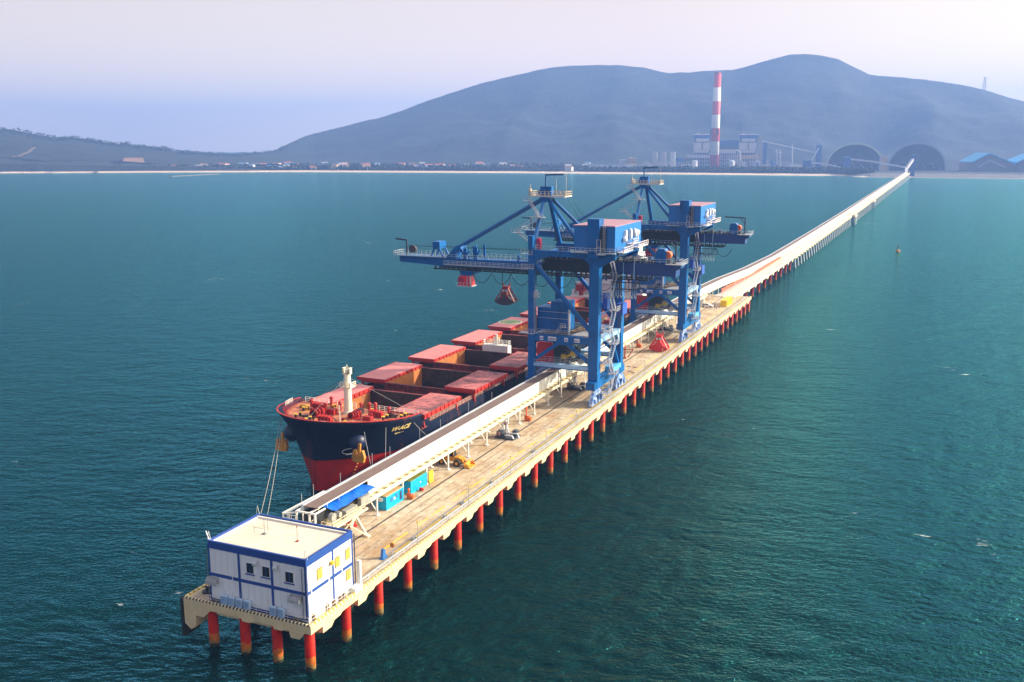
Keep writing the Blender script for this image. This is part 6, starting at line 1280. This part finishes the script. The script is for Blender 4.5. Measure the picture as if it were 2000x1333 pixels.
def gshed(xl, xp, xr, yp, yl, yr, dist, label):
    t = thing('gabled_coal_shed', label, 'coal shed', tuple(fpt(xp, dist)), 'blue roofed coal sheds'); a, p, c = fpt(xl, dist), fpt(xp, dist), fpt(xr, dist); n = (c-a).normalized(); w = Vector((-n.y, n.x, 0)); w = (w if w.y > 0 else -w)*110+n*-35
    A = [a+Vector((0, 0, GZ)), a+Vector((0, 0, ztop_(xl, yl, dist))), p+Vector((0, 0, ztop_(xp, yp, dist))), c+Vector((0, 0, ztop_(xr, yr, dist))), c+Vector((0, 0, GZ))]
    b = MB(); b.add(A+[q+w for q in A], [(5, 6, 7, 8, 9), (0, 1, 6, 5), (3, 4, 9, 8)]); b.add([q+w*.04 for q in A], [(0, 1, 2, 3, 4)]); b.build('wall', M('shed_dark', (.045, .06, .075), .8), t)
    b = MB(); up = Vector((0, 0, 2.5))
    for i, j in ((1, 2), (2, 3)): b.hexa([A[i], A[j], A[j]+w, A[i]+w], [A[i]+up, A[j]+up, A[j]+w+up, A[i]+w+up])
    b.build('roof', M('shed_roof_blue', (.06, .48, .85), .5, var=.05, scale=.05), t)
    b = MB(); q0 = at((xl+xp)/2-4, 327, dist-3); q1 = at(xp+4, 314, dist-3); q2 = at(xr-20, 327, dist-3); b.bar(q0, q1, 3); b.bar(q1, q2, 3); b.build('gable_brace', pgrey, t)
gshed(1898, 1930, 1984, 301, 318, 322, 2900, 'gabled coal shed with a bright blue roof at the right')
gshed(1986, 2030, 2085, 300, 318, 322, 2900, 'gabled coal shed with a bright blue roof cut by the right edge of the photo')
# rock revetment and yard wall
def strip(xs, y_of, dist_of, h, depth, name, mat, label, cat):
    b = MB(); pts = [(fpt(x, dist_of(x)), x) for x in xs]
    for (p, x), (q, x2) in zip(pts, pts[1:]):
        n = (q-p).normalized(); w = Vector((-n.y, n.x, 0)); w = w if w.y > 0 else -w; up = Vector((0, 0, 1))
        b.hexa([p-up*2, q-up*2, q+w*depth-up*2, p+w*depth-up*2], [p+w*depth*.6+up*h(x), q+w*depth*.6+up*h(x2), q+w*depth+up*h(x2), p+w*depth+up*h(x)])
    return solo(name, b, mat, label, cat)
rockm = M('revetment_rock', (.20, .19, .18), .9, var=.5, scale=.25, bump=1, bscale=.3)
strip([1636, 1660, 1700, 1740, 1766], None, lambda x: coast_d(x)-6, lambda x: 4+4*min(1, (x-1636)/30), 60, 'rock_revetment', rockm, 'grey rock revetment along the shore left of the trestle head', 'revetment')
strip([1784, 1850, 1920, 2000, 2100, 2300], None, lambda x: coast_d(x)-6, lambda x: 8.0, 60, 'rock_revetment', rockm, 'grey rock revetment along the shore right of the trestle head', 'revetment')
def fence(xa, xb, dist, h, label, mat=pwhite, z=6.2):
    b = MB(); n_ = int((xb-xa)/5)
    for k in range(n_): p = fpt(xa+5*k, dist(xa+5*k)); q = fpt(xa+5*k+4.2, dist(xa+5*k)); b.bar(p+Vector((0, 0, z+h/2)), q+Vector((0, 0, z+h/2)), .8, h)
    return solo('boundary_wall', b, mat, label, 'wall')
fence(1240, 1640, lambda x: coast_d(x)+330, 3.5, 'long pale boundary wall in front of the power station')
fence(1655, 1765, lambda x: coast_d(x)+70, 2.5, 'white barrier on the shore road left of the trestle head', z=8.5)
fence(1786, 2100, lambda x: coast_d(x)+70, 2.5, 'white barrier on the shore road right of the trestle head', z=8.5)
# transmission tower on the ridge
def ridge_d(x): return 4600
tp_ = at(1921, 187, 4540); b = MB(); p0 = Vector((tp_.x, tp_.y, tp_.z-12)); topz = at(1921, 152, 4540).z
r0 = 9.0
for sx_ in (-1, 1):
    for sy_ in (-1, 1): b.bar(p0+Vector((sx_*r0, sy_*r0, 0)), (p0.x+sx_*1.2, p0.y+sy_*1.2, topz), 1.3)
H_ = topz-p0.z
for k in range(6):
    f0 = k/6; f1 = (k+1)/6; ra = r0*(1-f0)+1.2*f0; rb = r0*(1-f1)+1.2*f1
    for s in (-1, 1): b.bar(p0+Vector((-ra*s, -ra, H_*f0)), p0+Vector((rb*s, -rb, H_*f1)), .9)
for f, w_ in ((.60, 11), (.74, 10), (.88, 9), (1.0, 8)): b.bar(p0+Vector((-w_, 0, H_*f)), p0+Vector((w_, 0, H_*f)), 1.3)
solo('transmission_tower', b, grey, 'lattice transmission tower on the ridge at the far right', 'pylon')
# spoil heap, beach kiosk, spit
a_ = fpt(236, 3120); b = MB(); fp = [fpt(x, 3120) for x in (236, 287, 281, 243)]; n = (fp[1]-fp[0]).normalized(); w = Vector((-n.y, n.x, 0)); w = w if w.y > 0 else -w
zt = ztop_(262, 309, 3120); b.hexa([fp[0]+Vector((0, 0, 4)), fp[1]+Vector((0, 0, 4)), fp[1]+w*60+Vector((0, 0, 4)), fp[0]+w*60+Vector((0, 0, 4))], [fp[3]+w*14+Vector((0, 0, zt)), fp[2]+w*14+Vector((0, 0, zt)), fp[2]+w*50+Vector((0, 0, zt)), fp[3]+w*50+Vector((0, 0, zt))]); solo('spoil_heap', b, M('spoil_tan', (.36, .22, .15), .9, var=.2, scale=.05), 'flat topped tan spoil heap below the left hills', 'spoil heap')
for i, (xs_, d0, d1, l_) in enumerate((((24, 72), 3180, 3330, 'pale dirt track winding across the left hill'), ((146, 188), 2790, 2950, 'pale dirt track climbing beside the spoil heap'))):
    b = MB(); P_ = []
    for k in range(13):
        x = xs_[0]+(xs_[1]-xs_[0])*k/12; d_ = d0+(d1-d0)*(k/12)**(1.5)+6*math.sin(k*1.3); c_ = fpt(x, d_); P_.append(Vector((c_.x, c_.y, ground_h(x, d_)+1.6)))
    for p, q in zip(P_, P_[1:]): b.bar(p, q, 9, 2.4)
    solo('dirt_track', b, M('track_pale', (.13, .09, .07), .9, var=.2), l_, 'track')
bk = thing('beach_house', 'small pale house alone on the beach at the far left', 'house', tuple(fpt(13, coast_d(13)+60))); fbox(MB(), 7, 19, 332.2, coast_d(13)+60, 12, zb=2).build('wall', ptan, bk); fbox(MB(), 6.4, 19.6, 331.2, coast_d(13)+59, 14, yb=332.2).build('roof', pwhite, bk)
b = MB(); P_ = [onz(332, 345.5, .3), onz(365, 343.5, .5), onz(425, 340.3, 1)]
for p, q in zip(P_, P_[1:]): b.bar(p, q, 11, 1.6)
solo('rock_groyne', b, rockm, 'low dark groyne sticking out from the beach at the left', 'groyne')
# village houses
random.seed(21)
wm = [M('house_'+n_, c, .7, var=.1) for n_, c in (('white', (.75, .72, .68)), ('cream', (.70, .55, .38)), ('pink', (.62, .38, .32)), ('bluegrey', (.38, .45, .58)))]
rm = [M('roof_'+n_, c, .7, var=.15) for n_, c in (('red', (.42, .10, .06)), ('brown', (.25, .12, .08)), ('blue', (.08, .20, .45)), ('grey', (.35, .35, .38)))]
cnt = {}; wn = ['white', 'cream', 'pink', 'bluish']; rn = ['red', 'brown', 'blue', 'grey']
hx = [226] + [random.uniform(330, 620) for _ in range(52)] + [random.uniform(620, 1150) for _ in range(34)] + [612, 655, 672, 717, 845]
for i, x in enumerate(sorted(hx)):
    dc = coast_d(x); d_ = dc + random.uniform(90, 620); s = random.uniform(.9, 1.7); p = fpt(x, d_); wi = random.choice((0, 0, 0, 1, 1, 2, 3)); ri = random.choice((0, 0, 1, 2, 3)); L = 9*s; Wd = 6*s; h = random.choice((8, 11, 14)); a0 = random.uniform(-.5, .5)+YAW
    zg = 4.5; e1 = Vector((math.cos(a0), math.sin(a0), 0)); e2 = Vector((-e1.y, e1.x, 0))
    t = thing('village_house', '%s house with %s roof, number %s in the shore village' % (wn[wi], rn[ri], i), 'house', (p.x, p.y, zg), 'houses of the shore village')
    cnt[(wi, ri)] = cnt.get((wi, ri), 0)+1
    t['label'] = '%s %s walled house with a %s roof from the left in the village' % (ORD[cnt[(wi, ri)]-1], wn[wi], rn[ri])
    b = MB(); c4 = [p-e1*L-e2*Wd, p+e1*L-e2*Wd, p+e1*L+e2*Wd, p-e1*L+e2*Wd]; b.hexa([q+Vector((0, 0, zg)) for q in c4], [q+Vector((0, 0, zg+h)) for q in c4]); b.build('wall', wm[wi], t)
    b = MB(); g0 = [q+Vector((0, 0, zg+h)) for q in c4]; r0_ = p-e1*L+Vector((0, 0, zg+h+3)); r1_ = p+e1*L+Vector((0, 0, zg+h+3)); b.add(g0+[r0_, r1_], [(0, 1, 5, 4), (2, 3, 4, 5), (1, 2, 5), (3, 0, 4), (0, 3, 2, 1)]); b.build('roof', rm[ri], t)
# coastal woods and ridge scrub: uncountable crowns
leafm = M('far_foliage', (.010, .030, .02), .9, var=.6, scale=.05)
def clump(b, p, r, n=5):
    for _ in range(n):
        c = p+Vector((random.uniform(-r, r), random.uniform(-r, r), random.uniform(0, r*1.1))); s = r*random.uniform(.35, .8); vs = []
        for k in range(6):
            v = Vector((random.gauss(0, 1), random.gauss(0, 1), random.gauss(0, 1))).normalized()*s; vs.append(c+v)
        b.add(vs, [(0, 1, 2), (2, 3, 4), (4, 5, 0), (1, 3, 5), (0, 2, 4)])
b = MB()
for _ in range(13000):
    x = random.uniform(-250, 1700); dc = coast_d(x)
    d_ = dc+52+abs(random.gauss(0, 1))*(300 if x < 1240 else 95)
    if (x > 1240 and d_ > dc+280) or (x < 1240 and mnoise.noise(Vector((x*.02, d_*.006, 0))) < -.35): continue
    p = fpt(x, d_); p.z = 4.5; clump(b, p, random.uniform(4.0, 10.0), 4)
w_ = b.build('coastal_woods', leafm); tag(w_, 'dark green belt of coastal trees behind the beach', None, None, 'stuff')
b = MB()
for _ in range(2000):
    x = random.uniform(-200, 640) if _ < 1500 else random.uniform(640, 2200); dr = 4600 if x > 620 else (3700 if x < 480 else 3700+900*(x-480)/140); d_ = dr-random.uniform(-15, 120); p = fpt(x, d_); p.z = ground_h(x, d_)+1; clump(b, p, random.uniform(2.0, 3.2 if x > 560 else 5.0), 3)
w_ = b.build('ridge_scrub', leafm); tag(w_, 'scrub and small trees along the skyline of the hills', None, None, 'stuff')
build_haze()
